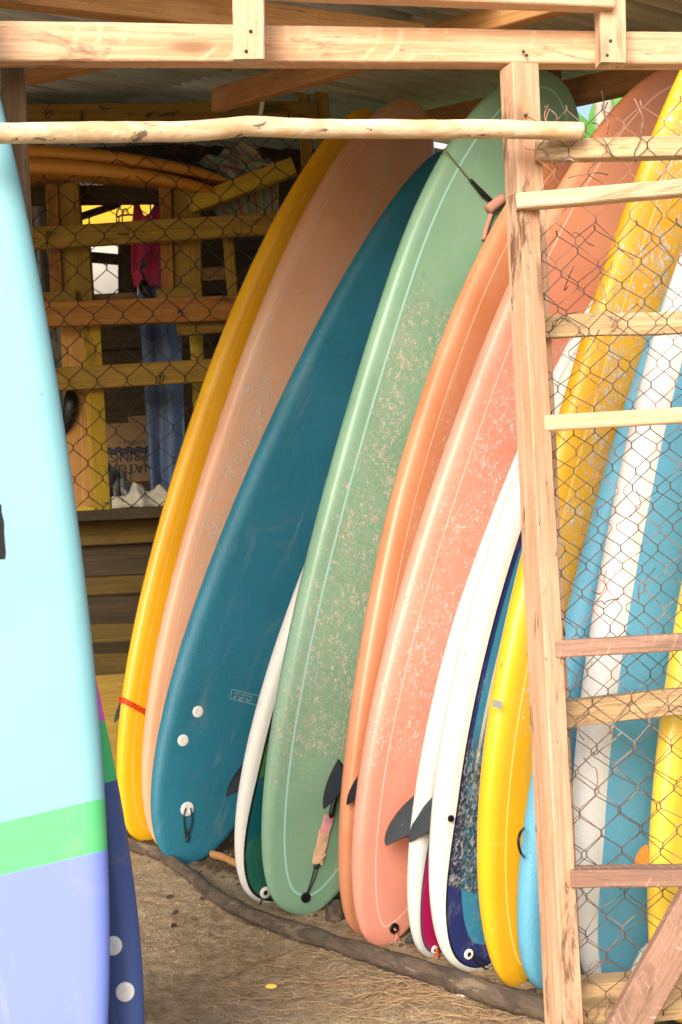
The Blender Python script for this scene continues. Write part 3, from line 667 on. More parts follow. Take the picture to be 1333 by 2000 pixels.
for pts in ([(913, 1864), (930, 1880), (948, 1892)], [(915, 1862), (935, 1872), (950, 1884)]):
    cord(w9, dpx(w9, pts, .006), .0024, M['blackcord'], 'cord_loop', w9.root, n=12)
w8 = B['white8']; plug(w8, 846, 1853, .011, M['white'], inner=M['black'])
M['orangecord'] = twocol('orange_twisted_cord', (.78, .09, .02), (.70, .16, .04), 120)
cord(w8, dpx(w8, [(848, 1850), (851, 1862), (846, 1872), (842, 1878)], .008), .005, M['orangecord'], 'cord_loop', w8.root, n=14)
g = M['white']
# hole in the white9 rail
c = deck_at(w9, 878, 1598); 
plug(w9, 0, 0, .009, M['black'], 'rail_hole', inner=M['black'], local=c)
# silver sticker on the yellow board
y10 = B['yellow10']; c = deck_at(y10, 971, 1374, .003); c2 = deck_at(y10, 971, 1345, .003)
M['silver'] = plain('silver_sticker', (.62, .62, .60), .35, .2, .05, 60, metal=.4)
V = [deck_at(y10, x, y, .0025) for (x, y) in ((962, 1366), (980, 1369), (978, 1384), (961, 1380))]
mesh_obj('sticker', V, [(0, 1, 2, 3)], M['silver'], y10.root, y10.mw, smooth=False)
b11 = B['blue11']
# fin plug ring seen at the left edge of the blue board
mesh_obj('handle_loop', *tube(spline([U(1024, 1618, 3.2), U(1016, 1628, 3.16), U(1013, 1645, 3.15), U(1017, 1664, 3.16), U(1024, 1674, 3.2)], 16), .0035, 6), M['black'], B['blue11'].root)
# white dots of the navy board
nv = B['navy']
for (x, y) in ((221, 1847), (245, 1937)): plug(nv, x, y, .0175, M['white'], 'fin_screw_cap')
# velcro patch on the pale board
pb = B['pale']; M['velcro'] = plain('black_velcro', (.012, .012, .013), .95, .4, .8, 200)
V = []; rows = [(985, 3), (1000, 4), (1020, 8), (1040, 9), (1062, 10), (1080, 12), (1092, 11)]
for (yy, xe) in rows:
    for xx in (-30, -10, xe + random.uniform(-1, 1)): V.append(deck_at(pb, xx, yy, .003))
mesh_obj('velcro_patch', V, [(i * 3 + j, i * 3 + j + 1, i * 3 + j + 4, i * 3 + j + 3) for i in range(len(rows) - 1) for j in range(2)], M['velcro'], pb.root, pb.mw, smooth=False)

# printed size box on the teal board
M['ink'] = plain('pale_ink', (.42, .58, .58), .6, .2, 0)
def text_mesh(name, body, size, mat, parent, mw, align='LEFT', ext=0.0):
    cu = bpy.data.curves.new(name, 'FONT'); cu.body = body; cu.size = size; cu.align_x = align; cu.extrude = ext; cu.resolution_u = 2
    to = bpy.data.objects.new(name, cu); COL.objects.link(to); bpy.context.view_layer.update()
    me = bpy.data.meshes.new_from_object(to.evaluated_get(bpy.context.evaluated_depsgraph_get())); COL.objects.unlink(to); bpy.data.objects.remove(to)
    me.materials.append(mat); o = bpy.data.objects.new(name, me); COL.objects.link(o)
    o.parent = parent; o.matrix_basis = wm(parent).inverted() @ mw; return o
q0 = deck_at(t3, 453, 1346); qx = deck_at(t3, 503, 1358); qy = deck_at(t3, 446, 1364)
ex = (qx - q0).normalized(); nn = slope(t3, q0.x, q0.y); ex = (ex - nn * ex.dot(nn)).normalized(); ey = nn.cross(ex)
mw_t = t3.mw @ Matrix(((ex.x, ey.x, nn.x, q0.x), (ex.y, ey.y, nn.y, q0.y), (ex.z, ey.z, nn.z, q0.z), (0, 0, 0, 1))) @ Matrix.Translation((0, 0, .0025))
bh = (qy - q0).length; bw = (qx - q0).length * 1.35
root = text_mesh('size_print', "8'  22\"  3.5\"", bh * .46, M['ink'], t3.root, mw_t @ Matrix.Translation((bw * .10, -bh * .88, 0)))
text_mesh('size_print', "LENGTH  WIDTH  THICK", bh * .2, M['ink'], t3.root, mw_t @ Matrix.Translation((bw * .08, -bh * .36, 0)))
lw = .0014
def rect(x0, y0, x1, y1): return [(x0, y0, 0), (x1, y0, 0), (x1, y1, 0), (x0, y1, 0)]
V = rect(0, -lw, bw, 0) + rect(0, -bh, lw, -lw) + rect(lw, -bh, bw, -bh + lw); 
mesh_obj('print_frame', V, [(0, 1, 2, 3), (4, 5, 6, 7), (8, 9, 10, 11)], M['ink'], t3.root, mw_t, smooth=False)

# red cord round the tail of the yellow board
M['redcord'] = plain('red_cord', (.70, .03, .012), .4, .1, .05, 60)
yb = B['yellow1']; X, S, Z, wv, sv = yb.sec; mb = MB()
for (dz, r) in ((0, .0042), (.011, .0042)):
    pts = []; s0 = .50 - dz
    for k in range(X.shape[1] + 1):
        j = k % X.shape[1]; ss = s0
        for _ in range(3):
            xx = np.interp(ss, sv, X[:, j]); ss = s0 - .22 * (xx + .26)
        xx = np.interp(ss, sv, X[:, j]); zz = np.interp(ss, sv, Z[:, j]); rk = np.interp(ss, sv, Z.mean(1))
        pts.append(yb.mw @ Vector((xx * 1.012 + (.004 if xx > 0 else -.004), ss, rk + (zz - rk) * 1.1 + (.003 if zz > rk else -.003))))
    mb.add(tube(pts, r, 6, False))
tag(mb.build('red_cord', M['redcord']), 'red cord wound twice round the tail of the deep yellow board', 'cord')

# leash lying on the green board's tail
ls = empty('surf_leash', label='pink and beige leash strap with black cord hanging on the tail of the sea-green board', cat='leash', loc=g5.mw @ deck_at(g5, 596, 1752))
for pts in ([(596, 1750), (606, 1722), (614, 1692)], [(598, 1750), (612, 1718), (621, 1690)]): cord(g5, dpx(g5, pts, .006), .0022, M['blackcord'], 'cord', ls, n=12)
cord(g5, dpx(g5, [(612, 1694), (618, 1690), (622, 1686)], .008), .006, M['blackcord'], 'cord_knot', ls, n=8)
M['beige'] = plain('beige_webbing', (.66, .42, .25), .85, .2, .5, 220); M['pinkweb'] = plain('pink_webbing', (.68, .30, .33), .85, .25, .5, 220)
def strap(b, a, c, wpx, mat, name, parent, off=.009, th=.004):
    p0 = deck_at(b, *a, off); p1 = deck_at(b, *c, off); wd = wpx
    return plank(name, mat, b.mw @ p0, b.mw @ p1, wd, th, parent, up=b.r, seg=8, jit=.0008, bev=.0015)
strap(g5, (617, 1687), (632, 1622), .036, M['beige'], 'strap', ls)
strap(g5, (631, 1626), (641, 1592), .033, M['pinkweb'], 'strap_end', ls, .0105)
strap(g5, (619, 1676), (630, 1664), .02, M['beige'], 'strap_tab', ls, .014)
P = [g5.mw @ p for p in dpx(g5, [(643, 1596), (648, 1572), (654, 1552), (659, 1535)], .012)]
mesh_obj('swivel', *tube(spline(P, 12), [.006, .0085, .009, .009, .0085, .008, .008, .0075, .0075, .007, .007, .0065], 10), M['black'], ls)
# leash round the upper part of the green board
lu = empty('surf_leash', label='olive leash cord with black swivel and dusty pink cuff across the sea-green board', cat='leash', loc=g5.mw @ deck_at(g5, 918, 355))
M['olivecord'] = plain('olive_cord', (.16, .15, .05), .5)
cord(g5, [deck_at(g5, 868, 294, .004) + Vector((-.012, 0, -.03)), deck_at(g5, 868, 294, .004)] + dpx(g5, [(880, 308), (900, 332), (918, 354)], .005), .0028, M['olivecord'], 'cord', lu, n=20)
P = [g5.mw @ p for p in dpx(g5, [(916, 352), (930, 368), (943, 382), (952, 390), (962, 398)], .010)]
mesh_obj('swivel', *tube(spline(P, 14), [.0055, .006, .0065, .007, .008, .009, .0095, .0095, .009, .0085, .008, .0075, .006, .005], 10), M['black'], lu)
M['cuff'] = plain('dusty_pink_webbing', (.56, .27, .20), .8, .2, .5, 200)
P = [g5.mw @ p for p in dpx(g5, [(949, 412), (962, 402), (980, 388)], .014)]
mesh_obj('cuff', *tube(spline(P, 10), [.017, .019, .018, .0175, .018, .019, .018, .018, .017, .016], 10), M['cuff'], lu)
P = [g5.mw @ p for p in dpx(g5, [(960, 410), (953, 430), (946, 452), (942, 470)], .010)]
mesh_obj('cuff_tail', *tube(spline(P, 10), .0085, 6), M['cuff'], lu)

# ------------------------------------------------------------------ logs
def bark_mat(name, a, b, c, scale=1.0, along=False):
    g = N(name); o = g.obj() if not along else g.mp(g.mp(g.obj(), rot=(0, 0, .9)), (.32, 1, 1))
    n = g.noise(o, 16 * scale, 6, .72, .5); n2 = g.noise(o, 75 * scale, 5, .7); n3 = g.noise(o, 9 * scale, 5, .7, .4)
    col = g.mix(g.step(n, .38, .64), a, b); col = g.mix(g.math('MULTIPLY', g.step(n3, .54, .64), .85), col, c); col = g.mix(g.math('MULTIPLY', g.step(n2, .55, .7), .5), col, tuple(x * .4 for x in a))
    h = g.math('ADD', n, g.math('MULTIPLY', n2, .5)); return g.out(col, .9, g.bump(h, .9, .008), spec=.2)
M['bark'] = bark_mat('dark_bark', (.075, .058, .045), (.15, .11, .078), (.25, .185, .13), 1.7, True)
def peeled():
    g = N('peeled_branch'); o = g.obj(); n = g.noise(g.mp(o, (5, 22, 22)), 1.0, 5, .65, .5); n2 = g.noise(o, 30, 4, .6)
    c = g.mix(g.step(n, .38, .66), (.60, .40, .22), (.78, .62, .43)); c = g.mix(g.math('MULTIPLY', g.step(n2, .55, .7), .5), c, (.84, .74, .58))
    sp = g.step(g.noise(g.mp(o, (4, 13, 13)), 2.0, 5, .7, .8), .615, .655); c = g.mix(g.math('MULTIPLY', sp, .85), c, (.13, .085, .06))
    return g.out(c, .85, g.bump(g.math('SUBTRACT', g.math('ADD', n, n2), sp), .6, .005), spec=.2)
M['peeled'] = peeled()
def rough_tube(name, P, R, mat, n=70, sides=14, amp=.12, seed=0, frq=9):
    pts = spline(P, n); rad = [R[0] + (R[1] - R[0]) * i / (n - 1) for i in range(n)]
    V, Fc = tube(pts, rad, sides); out = []
    for i, v in enumerate(V):
        c = pts[min(i // sides, n - 1)]; k = 1 + amp * mnoise.noise(Vector(v) * frq + Vector((seed, 0, 0))) + amp * .5 * mnoise.noise(Vector(v) * frq * 3.3)
        out.append(c + (Vector(v) - c) * k)
    return mesh_obj(name, out, Fc, mat)
logpx = [(225, 1634), (262, 1652), (310, 1668), (370, 1706), (405, 1738), (445, 1764), (500, 1790), (560, 1812), (640, 1838), (720, 1862), (800, 1888), (880, 1914), (960, 1940), (1080, 1976), (1180, 2008)]
LP = []
for i, (x, y) in enumerate(logpx):
    r = .019 + .010 * i / 14; LP.append(G(x, y, r * .8))
log = rough_tube('log', LP, (.019, .029), M['bark'], 160, 16, .22, 2, 14)
tag(log, 'long dark bark-covered pole lying on the sand along the board tails', 'log')
br = [(-60, 262, 2.50), (100, 259, 2.55), (250, 258, 2.6), (380, 256, 2.64), (440, 251, 2.66), (490, 246, 2.68), (560, 250, 2.70), (640, 252, 2.73), (760, 252, 2.77), (850, 253, 2.80), (960, 252, 2.84), (1060, 255, 2.865), (1137, 256, 2.88)]
pole = rough_tube('branch_pole', [U(*b) for b in br], (.0205, .0195), M['peeled'], 120, 14, .10, 5, 8)
tag(pole, 'peeled cream branch tied horizontally across the shed opening', 'pole')

# ------------------------------------------------------------------ side fence and gate on the right
fence = empty('wire_fence', U(1050, 1990, 2.95), 'weathered fence rails with rusty chain-link wire behind the gate frame', 'fence')
DF = 2.94
ppx('rail', M['weather'], (1046, 296), (1400, 287), DF, DF - .03, 40, .04, fence)
ppx('rail', M['weather'], (1058, 641), (1400, 626), DF, DF - .03, 42, .04, fence, jit=.002)
ppx('rail', M['weather'], (1100, 1396), (1400, 1364), DF, DF - .03, 50, .045, fence, jit=.003)
ppx('sill', M['weather'], (1125, 1952), (1400, 1938), DF, DF - .03, 78, .07, fence, jit=.004)
DM = 2.905
o1 = U(1128, 1985, DM); cm = chain_mesh(Vector((o1.x, DM, o1.z)), Vector((1, -.03, 0)).normalized(), Vector((-.002, 0, 1)).normalized(), .50, 1.98, .042, .092, .0010, .030, 11, skip=.25)
tag(cm.build('wire_mesh', M['rust'], fence), kind='stuff')
mb = MB(); rr = random.Random(5)
for (x, y) in ((1073, 262), (1155, 240), (1186, 250), (1255, 240), (1063, 300), (1090, 330), (1110, 348), (1195, 640), (1200, 632), (1080, 640), (1070, 650), (1230, 1370), (1262, 1395), (1140, 1390), (1120, 690), (1160, 480), (1175, 580), (1230, 1010), (1150, 1150), (1210, 1170), (1150, 1900), (1190, 1940), (1165, 1960), (1250, 1960), (1110, 560), (1280, 1110), (1140, 1480), (1215, 1430)):
    c = U(x, y, DM - .012); p = [c]
    dirv = Vector((rr.uniform(-1, 1), rr.uniform(-.25, .05), rr.uniform(-1, 1))).normalized()
    for k in range(4):
        dirv = (dirv + Vector((rr.uniform(-.9, .9), rr.uniform(-.2, .2), rr.uniform(-.9, .9)))).normalized(); p.append(p[-1] + dirv * rr.uniform(.012, .032))
    mesh_obj('wire_end', *tube(spline(p, 14), .0013, 4), M['rust'], fence)
for (x, y) in ((1073, 258), (1186, 245), (1256, 238), (1070, 250)):
    c = U(x, y + 18, DM); mesh_obj('wire_end', *tube(spline([c, c + Vector((.002, -.006, .02)), c + Vector((-.006, -.006, .045)), c + Vector((.004 - .02 * (x > 1200), -.004, .07))], 10), .0015, 4), M['rust'], fence)
gate = empty('wire_gate', U(1100, 2010, 2.83), 'pale timber gate frame with horizontal slats and a brown diagonal brace on the right', 'gate')
DG = 2.83
ppx('stile', M['stile'], (1022, 380), (1112, 2040), DG, DG, 44, .05, gate, up=(1, .45, 0), jit=.0009)
ppx('top_rail', M['pine2'], (1008, 396), (1400, 362), DG - .03, DG - .06, 30, .04, gate)
ppx('slat', M['pine2'], (1063, 827), (1400, 807), DG - .005, DG - .05, 31, .03, gate)
ppx('slat', M['rough'], (1084, 1268), (1400, 1249), DG - .005, DG - .05, 33, .035, gate)
ppx('slat', M['rough'], (1114, 1712), (1400, 1708), DG - .005, DG - .05, 34, .05, gate)
ppx('brace', M['rough'], (1372, 1740), (1195, 2060), DG - .06, DG - .05, 78, .03, gate, up=(1, 0, .5))
o2 = U(1132, 1985, DG + .022); cm = chain_mesh(Vector((o2.x, DG + .022, o2.z)), Vector((1, -.06, 0)).normalized(), Vector((-.02, 0, 1)).normalized(), .42, 1.70, .040, .086, .00105, .022, 23, skip=.1)
tag(cm.build('wire_mesh', M['gatewire'], gate), kind='stuff')

# ------------------------------------------------------------------ things on the storage rack
def lying_board(mat, a, c, d, label, W=.5, L=2.2, T=.066):
    tip = U(*c, d); tail_dir = (U(*a, d + .02) - U(*c, d)).normalized()
    X, S, Z, wv, sv = board_sections(L, W, T, .10, .03, 2.0, 2.0, 2.4, 2.6, .5)
    aa = -tail_dir; n = Vector((0, .12, -1)); n = (n - aa * n.dot(aa)).normalized(); r = aa.cross(n)
    org = tip - aa * L - n * .10
    mw = Matrix(((r.x, aa.x, n.x, org.x), (r.y, aa.y, n.y, org.y), (r.z, aa.z, n.z, org.z), (0, 0, 0, 1)))
    rt = empty('surfboard', label=label, cat='surfboard', group='orange boards lying on the storage rack', mat=mw); board_mesh('hull', X, S, Z, wv, sv, mat, rt, mw)
M['rackboard'] = board_mat('ochre_board', (.62, .28, .035), (.55, .24, .03), rough=.3)
lying_board(M['rackboard'], (40, 356), (455, 356), 5.78, 'upper of two ochre orange boards lying on the storage rack')
lying_board(M['rackboard'], (40, 380), (438, 378), 5.76, 'lower of two ochre orange boards lying on the storage rack')

def cloth(name, fn, nu, nv, mat, label, cat):
    V = [fn(i / nu, j / nv) for j in range(nv + 1) for i in range(nu + 1)]; w_ = nu + 1
    Fc = [(j * w_ + i, j * w_ + i + 1, (j + 1) * w_ + i + 1, (j + 1) * w_ + i) for j in range(nv) for i in range(nu)]
    o = mesh_obj(name, V, Fc, mat); md = o.modifiers.new('thick', 'SOLIDIFY'); md.thickness = .004
    uv = o.data.uv_layers.new(name='bd'); li = np.empty(len(o.data.loops), np.int32); o.data.loops.foreach_get('vertex_index', li)
    uvs = np.array([(i / nu, j / nv) for j in range(nv + 1) for i in range(nu + 1)], np.float32); uv.data.foreach_set('uv', uvs[li].ravel())
    return tag(o, label, cat)
def stripe_mat():
    g = N('striped_cloth'); x, y, _ = g.sep(g.uv()); f = g.math('FRACT', g.math('MULTIPLY', x, 4.0))
    c = g.mix(g.math('LESS_THAN', f, .22), (.34, .27, .22), (.10, .34, .27)); c = g.mix(g.math('GREATER_THAN', f, .9), c, (.50, .42, .06)); c = g.mix(g.math('LESS_THAN', g.math('ABSOLUTE', g.math('SUBTRACT', f, .6)), .05), c, (.25, .12, .12))
    return g.out(c, .9, g.bump(g.noise(g.obj(), 300, 2), .3, .001))
M['stripes'] = stripe_mat()
def quad(p00, p10, p11, p01, wob=.01, frq=14, seed=0, fold=0):
    def fn(u, v):
        p = (p00 * (1 - u) + p10 * u) * (1 - v) + (p01 * (1 - u) + p11 * u) * v
        return p + Vector((0, -wob * (mnoise.noise((u * 4 + seed, v * 2.5, 0)) + fold * math.sin(u * frq + v * 1.2) * (.25 + .75 * v)), wob * .6 * mnoise.noise((u * 3, v * 5 + seed, 4))))
    return fn
cloth('striped_cloth', quad(U(388, 318, 5.85), U(470, 278, 5.85), U(560, 330, 5.7), U(452, 350, 5.72), .05, seed=1), 24, 24, M['stripes'], 'bundled teal and grey striped cloth above the diagonal brace of the storage rack', 'cloth')
cloth('striped_cloth', quad(U(400, 392, 5.83), U(545, 335, 5.83), U(545, 428, 5.83), U(432, 430, 5.83), .015, seed=6, fold=.5), 24, 14, M['stripes'], 'striped cloth hanging below the diagonal brace of the storage rack', 'cloth')
M['bluecloth'] = plain('blue_cover', (.115, .19, .36), .6, .15, .1, 12)
cloth('blue_cover', quad(U(262, 440, 6.1), U(345, 440, 6.1), U(366, 985, 6.0), U(300, 985, 6.0), .03, 11, 3, 1.2), 36, 30, M['bluecloth'], 'blue fabric board cover hanging behind the mesh above the cardboard box', 'cover')
# pink vest on a hanger
M['pink'] = plain('pink_cloth', (.62, .045, .14), .75, .15, .1, 20)
def vest(u, v):
    l = [(264, 395), (260, 440), (258, 480), (257, 530), (263, 560)]; r_ = [(312, 395), (314, 440), (315, 480), (314, 530), (313, 556)]
    t = v * 4; k = min(int(t), 3); f = t - k
    xl = l[k][0] + (l[k + 1][0] - l[k][0]) * f; xr = r_[k][0] + (r_[k + 1][0] - r_[k][0]) * f; yy = l[k][1] + (l[k + 1][1] - l[k][1]) * f
    if v < .2: yy += (1 - v / .2) * 30 * max(0, 1 - (abs(u - .5) / .32) ** 2)
    return U(xl + (xr - xl) * u, yy, 6.03) + Vector((0, -.03 * math.sin(u * math.pi) - .012 * math.sin(u * 13 + v * 3), 0))
cloth('pink_vest', vest, 26, 26, M['pink'], 'bright pink vest hanging in front of the blue cover', 'vest')
for (x, y, lb) in ((294, 400, 'white wire hanger hook above the pink vest'), (228, 424, 'white hanger hook left of the dark cap, the outer of two'), (239, 424, 'white hanger hook touching the dark cap, the inner of two')):
    c = U(x, y, 6.0); tag(mesh_obj('coat_hanger', *tube(spline([c + Vector((0, 0, -.06)), c, c + Vector((.006, 0, .03)), c + Vector((.022, 0, .035)), c + Vector((.03, 0, .01))], 14), .004, 5), M['white']), lb, 'hanger', 'hanger hooks beside the pink vest')
M['capcloth'] = plain('dark_navy_cloth', (.018, .03, .04), .8)
def cap_(u, v):
    a = u * math.pi; rr_ = math.sin(v * math.pi / 2); return U(252, 436, 6.2) + Vector((-.055 * math.cos(a) * rr_, -.05 * math.sin(a) * rr_, .035 * math.cos(v * math.pi / 2) + .05 * (.5 - .5 * math.cos(v * 1.5))))
cloth('cap', cap_, 16, 10, M['capcloth'], 'dark cap hanging between the white hooks and the pink vest', 'cap')
# black fin-shaped leash pad hanging
pad = empty('hanging_fin', U(284, 510, 5.9), 'black fin hanging on a short cord in front of the pink vest', 'fin')
mesh_obj('cord', *tube(spline([U(286, 512, 5.9), U(277, 520, 5.9), U(276, 530, 5.9), U(281, 540, 5.9), U(283, 556, 5.9)], 16), .006, 6), M['blackcord'], pad)
plank('buckle', M['black'], U(283, 508, 5.9), U(283, 524, 5.9), .024, .012, pad, up=(1, 0, 0), seg=2)
prof = [(274, 548, 284, 545), (272, 560, 293, 556), (275, 570, 296, 566), (281, 578, 299, 574), (288, 584, 303, 582), (296, 588, 306, 587), (304, 590, 308, 590)]
V = []; 
for (a, b, c, d_) in prof:
    V += [U(a, b, 5.905), U((a + c) / 2, (b + d_) / 2, 5.885), U(c, d_, 5.905), U((a + c) / 2, (b + d_) / 2, 5.925)]
Fc = [(i * 4 + k, i * 4 + (k + 1) % 4, i * 4 + 4 + (k + 1) % 4, i * 4 + 4 + k) for i in range(6) for k in range(4)] + [(3, 2, 1, 0), (24, 25, 26, 27)]
mesh_obj('blade', V, Fc, M['black'], pad)
# bamboo pole
M['bamboo'] = wood_mat('yellow_bamboo', (.60, .47, .08), (.42, .30, .04), (.14, .10, .03), knots=False)
bp = U(381, 636, 5.95); bl = bp.z
V, Fc = tube([Vector((bp.x + .001 * i, 5.95, bl + .1 - (bl + .1) * i / 40)) for i in range(41)], [.030 + (.004 if i % 8 == 0 else 0) for i in range(41)], 14)
tag(mesh_obj('bamboo_pole', V, Fc, M['bamboo']), 'upright yellow bamboo pole right of the blue cover', 'pole')
# grey garments at far left
M['greycloth'] = plain('grey_cloth', (.24, .24, .23), .9, .2, .2, 14)
cloth('grey_garment', quad(U(45, 398, 6.15), U(85, 398, 6.15), U(108, 592, 6.1), U(60, 592, 6.1), .03, 12, 8, 1.2), 20, 24, M['greycloth'], 'upper grey garment hanging at the left behind the mesh', 'garment')
cloth('grey_garment', quad(U(80, 630, 6.1), U(130, 630, 6.1), U(168, 800, 6.05), U(100, 830, 6.05), .03, 9, 15, .8), 20, 24, plain('dark_grey_cloth', (.13, .13, .115), .9, .2, .2, 14), 'lower dark grey garment behind the orange plank', 'garment')
fv = MB(); fv.add(tube(spline([U(136, 760, 5.76), U(140, 790, 5.75), U(134, 825, 5.75), U(128, 850, 5.76)], 14), [.012, .02, .028, .032, .034, .034, .033, .03, .027, .022, .017, .012, .007, .003], 8))
tag(fv.build('dark_flipper', M['black']), 'dark pointed flipper hanging in front of the orange plank', 'flipper')
# cardboard box with upside-down print
M['card'] = plain('brown_cardboard', (.34, .22, .11), .9, .15, .15, 25); M['navyink'] = plain('navy_ink', (.02, .035, .07), .8, .2, 0)
box = empty('cardboard_box', U(252, 945, 6.25), 'brown cardboard box standing upside down with navy lettering on the shelf', 'box')
bc0 = U(196, 944, 6.22); bc1 = U(306, 938, 6.22); bt = U(200, 828, 6.22); bw_ = bc1.x - bc0.x; bhh = bt.z - bc0.z
def box_part(name, x0, y0, z0, x1, y1, z1):
    V = [(x0, y0, z0), (x1, y0, z0), (x1, y1, z0), (x0, y1, z0), (x0, y0, z1), (x1, y0, z1), (x1, y1, z1), (x0, y1, z1)]
    return mesh_obj(name, V, [(3, 2, 1, 0), (4, 5, 6, 7), (0, 1, 5, 4), (1, 2, 6, 5), (2, 3, 7, 6), (3, 0, 4, 7)], M['card'], box, smooth=False)
X0, Y0, Z0 = bc0.x, 6.22, bc0.z
box_part('front_panel', X0, Y0, Z0, X0 + bw_, Y0 + .006, Z0 + bhh); box_part('back_panel', X0, Y0 + .25, Z0, X0 + bw_, Y0 + .256, Z0 + bhh)
box_part('side_panel', X0, Y0 + .007, Z0, X0 + .006, Y0 + .249, Z0 + bhh * .98); box_part('side_panel', X0 + bw_ - .006, Y0 + .007, Z0, X0 + bw_, Y0 + .249, Z0 + bhh * .98)
box_part('flap', X0 + bw_ * .55, Y0 - .004, Z0 + bhh + .001, X0 + bw_, Y0 + .002, Z0 + bhh + .03)
for (body, size, fz) in (('10 LITERS x 1', .028, .62), ('SPRING', .062, .33), ('NATURE', .062, .13)):
    mwp = Matrix.Translation((X0 + bw_ * .97, Y0 - .003, Z0 + bhh * fz + size * .75)) @ Matrix.Rotation(math.pi, 4, 'Y') @ Matrix.Rotation(math.radians(90), 4, 'X')
    # turned half a turn in its own plane: the box stands on its head
    mwp = Matrix.Translation((X0 + bw_ * .97, Y0 - .003, Z0 + bhh * fz + size * .75)) @ Matrix.Rotation(math.radians(90), 4, 'X') @ Matrix.Rotation(math.pi, 4, 'Z')
    text_mesh('lettering', body, size, M['navyink'], box, mwp)
V = []; Fc = []
for k in range(5):
    for r_ in range(2):
        x = X0 + bw_ * (.12 + .18 * k); z = Z0 + bhh * (.50 + .055 * r_); b0 = len(V)
        for i in range(6): V += [(x + i * .010, Y0 - .003, z + .006 * math.sin(i * 1.2) + .008), (x + i * .010, Y0 - .003, z + .006 * math.sin(i * 1.2) - .004)]
        Fc += [(b0 + 2 * i, b0 + 2 * i + 1, b0 + 2 * i + 3, b0 + 2 * i + 2) for i in range(5)]
mesh_obj('wave_print', V, Fc, M['navyink'], box, smooth=False)
# crumpled rag on the shelf
M['rag'] = plain('off_white_rag', (.50, .47, .38), .95, .2, .3, 30)
def rag(u, v):
    c = U(178 + 165 * u, 0, 5.72).x; a = v * math.pi
    rr_ = .055 * (.35 + .9 * math.sin(math.pi * min(1, u * 1.1 + .08))) * (1 + .30 * math.sin(u * 21 + v * 4) + .35 * mnoise.noise((u * 9, v * 5, 2)))
    zb = U(200, 1000, 5.72).z + .012
    return Vector((c, 5.70 - math.cos(a) * rr_ * .9 , zb + math.sin(a) * rr_ * 1.25 * (1 + .2 * mnoise.noise((u * 14, v * 8, 7)))))
cloth('white_rag', rag, 60, 24, M['rag'], 'crumpled off-white rag lying on the shelf edge below the mesh', 'rag')
M['clear'] = plain('grey_plastic_film', (.30, .30, .29), .35, .4, .8, 18)
cloth('plastic_bag', quad(U(206, 905, 5.98), U(240, 925, 5.98), U(262, 985, 5.8), U(192, 985, 5.8), .10, 23, 21, .7), 30, 30, M['clear'], 'crumpled grey plastic bag in front of the cardboard box', 'bag')

# ------------------------------------------------------------------ beyond the shed
M['yellowwall'] = plain('yellow_wall_paint', (.66, .36, .012), .8, .12, .1, 8)
hut = empty('yellow_hut', (-1.3, 8.6, 0), 'bright yellow wall seen through the opening at the back', 'hut')
pz = U(200, 452, 8.6).z
plank('yellow_wall', M['yellowwall'], (-3.0, 8.6, pz + .5), (.2, 8.6, pz + .5), 1.0, .05, hut, jit=.0004)
plank('pale_wall', plain('whitewashed_wall', (.62, .58, .50), .9, .2, .2, 6), (-3.0, 8.62, pz / 2 - .02), (.2, 8.62, pz / 2 - .02), pz - .04, .05, hut, jit=.0004)
ppx('dark_pole', M['darkwall'], (150, 426), (235, 398), 7.3, 7.3, 12, .04, hut)
ppx('dark_pole', M['darkwall'], (150, 500), (240, 508), 7.3, 7.3, 20, .04, hut)
ppx('dark_pole', M['darkwall'], (250, 455), (250, 600), 7.2, 7.2, 36, .04, hut, up=(1, 0, 0))

def leaf(base, tip, width, droop, n=8):
    base = Vector(base); tip = Vector(tip); ax = (tip - base); side = ax.cross(Vector((0, -1, .3))).normalized(); V = []; Fc = []
    for i in range(n + 1):
        f = i / n; c = base + ax * f + Vector((0, 0, -droop * f * f)); ww = width * math.sin(math.pi * min(1, .06 + f * .94)) ** .8
        V += [c - side * ww, c + Vector((0, 0, -.25 * ww)), c + side * ww]
    for i in range(n): Fc += [(i * 3, i * 3 + 1, i * 3 + 4, i * 3 + 3), (i * 3 + 1, i * 3 + 2, i * 3 + 5, i * 3 + 4)]
    return V, Fc
M['leaf'] = plain('green_leaf', (.12, .32, .05), .4, .35, .2, 9)
M['trunk'] = bark_mat('pale_trunk', (.42, .36, .28), (.55, .48, .40), (.20, .16, .12))
def plant(x, y, n, hgt, seed, label, trunk=True):
    rt = empty('banana_plant', (x, y, 0), label, 'plant', 'leafy plants beyond the shed'); rr = random.Random(seed)
    for k in range(n):
        a = rr.uniform(0, 2 * math.pi); el = rr.uniform(.1, 1.1); z0 = hgt * rr.uniform(.45, 1.0); L_ = rr.uniform(.7, 1.3)
        b = Vector((x, y, z0)); t = b + Vector((math.cos(a) * math.cos(el), math.sin(a) * math.cos(el), math.sin(el))) * L_
        mesh_obj('leaf', *leaf(b, t, rr.uniform(.10, .2), rr.uniform(.2, .7)), M['leaf'], rt)
    if trunk: mesh_obj('stem', *tube(spline([(x, y, -.05), (x + .05, y, hgt * .5), (x, y + .04, hgt)], 12), [.09 - .004 * i for i in range(12)], 10), M['trunk'], rt)
gp = U(1165, 225, 8.0)
plant(gp.x - .15, 6.9, 60, 2.7, 1, 'leafy green plant seen through the gap right of the sea-green board')
plant(gp.x + .6, 7.6, 60, 2.9, 2, 'leafy green plant behind the salmon board, farther right beyond the shed')
plant(gp.x + .2, 8.8, 40, 3.6, 3, 'taller leafy plant farthest behind the gap right of the sea-green board')
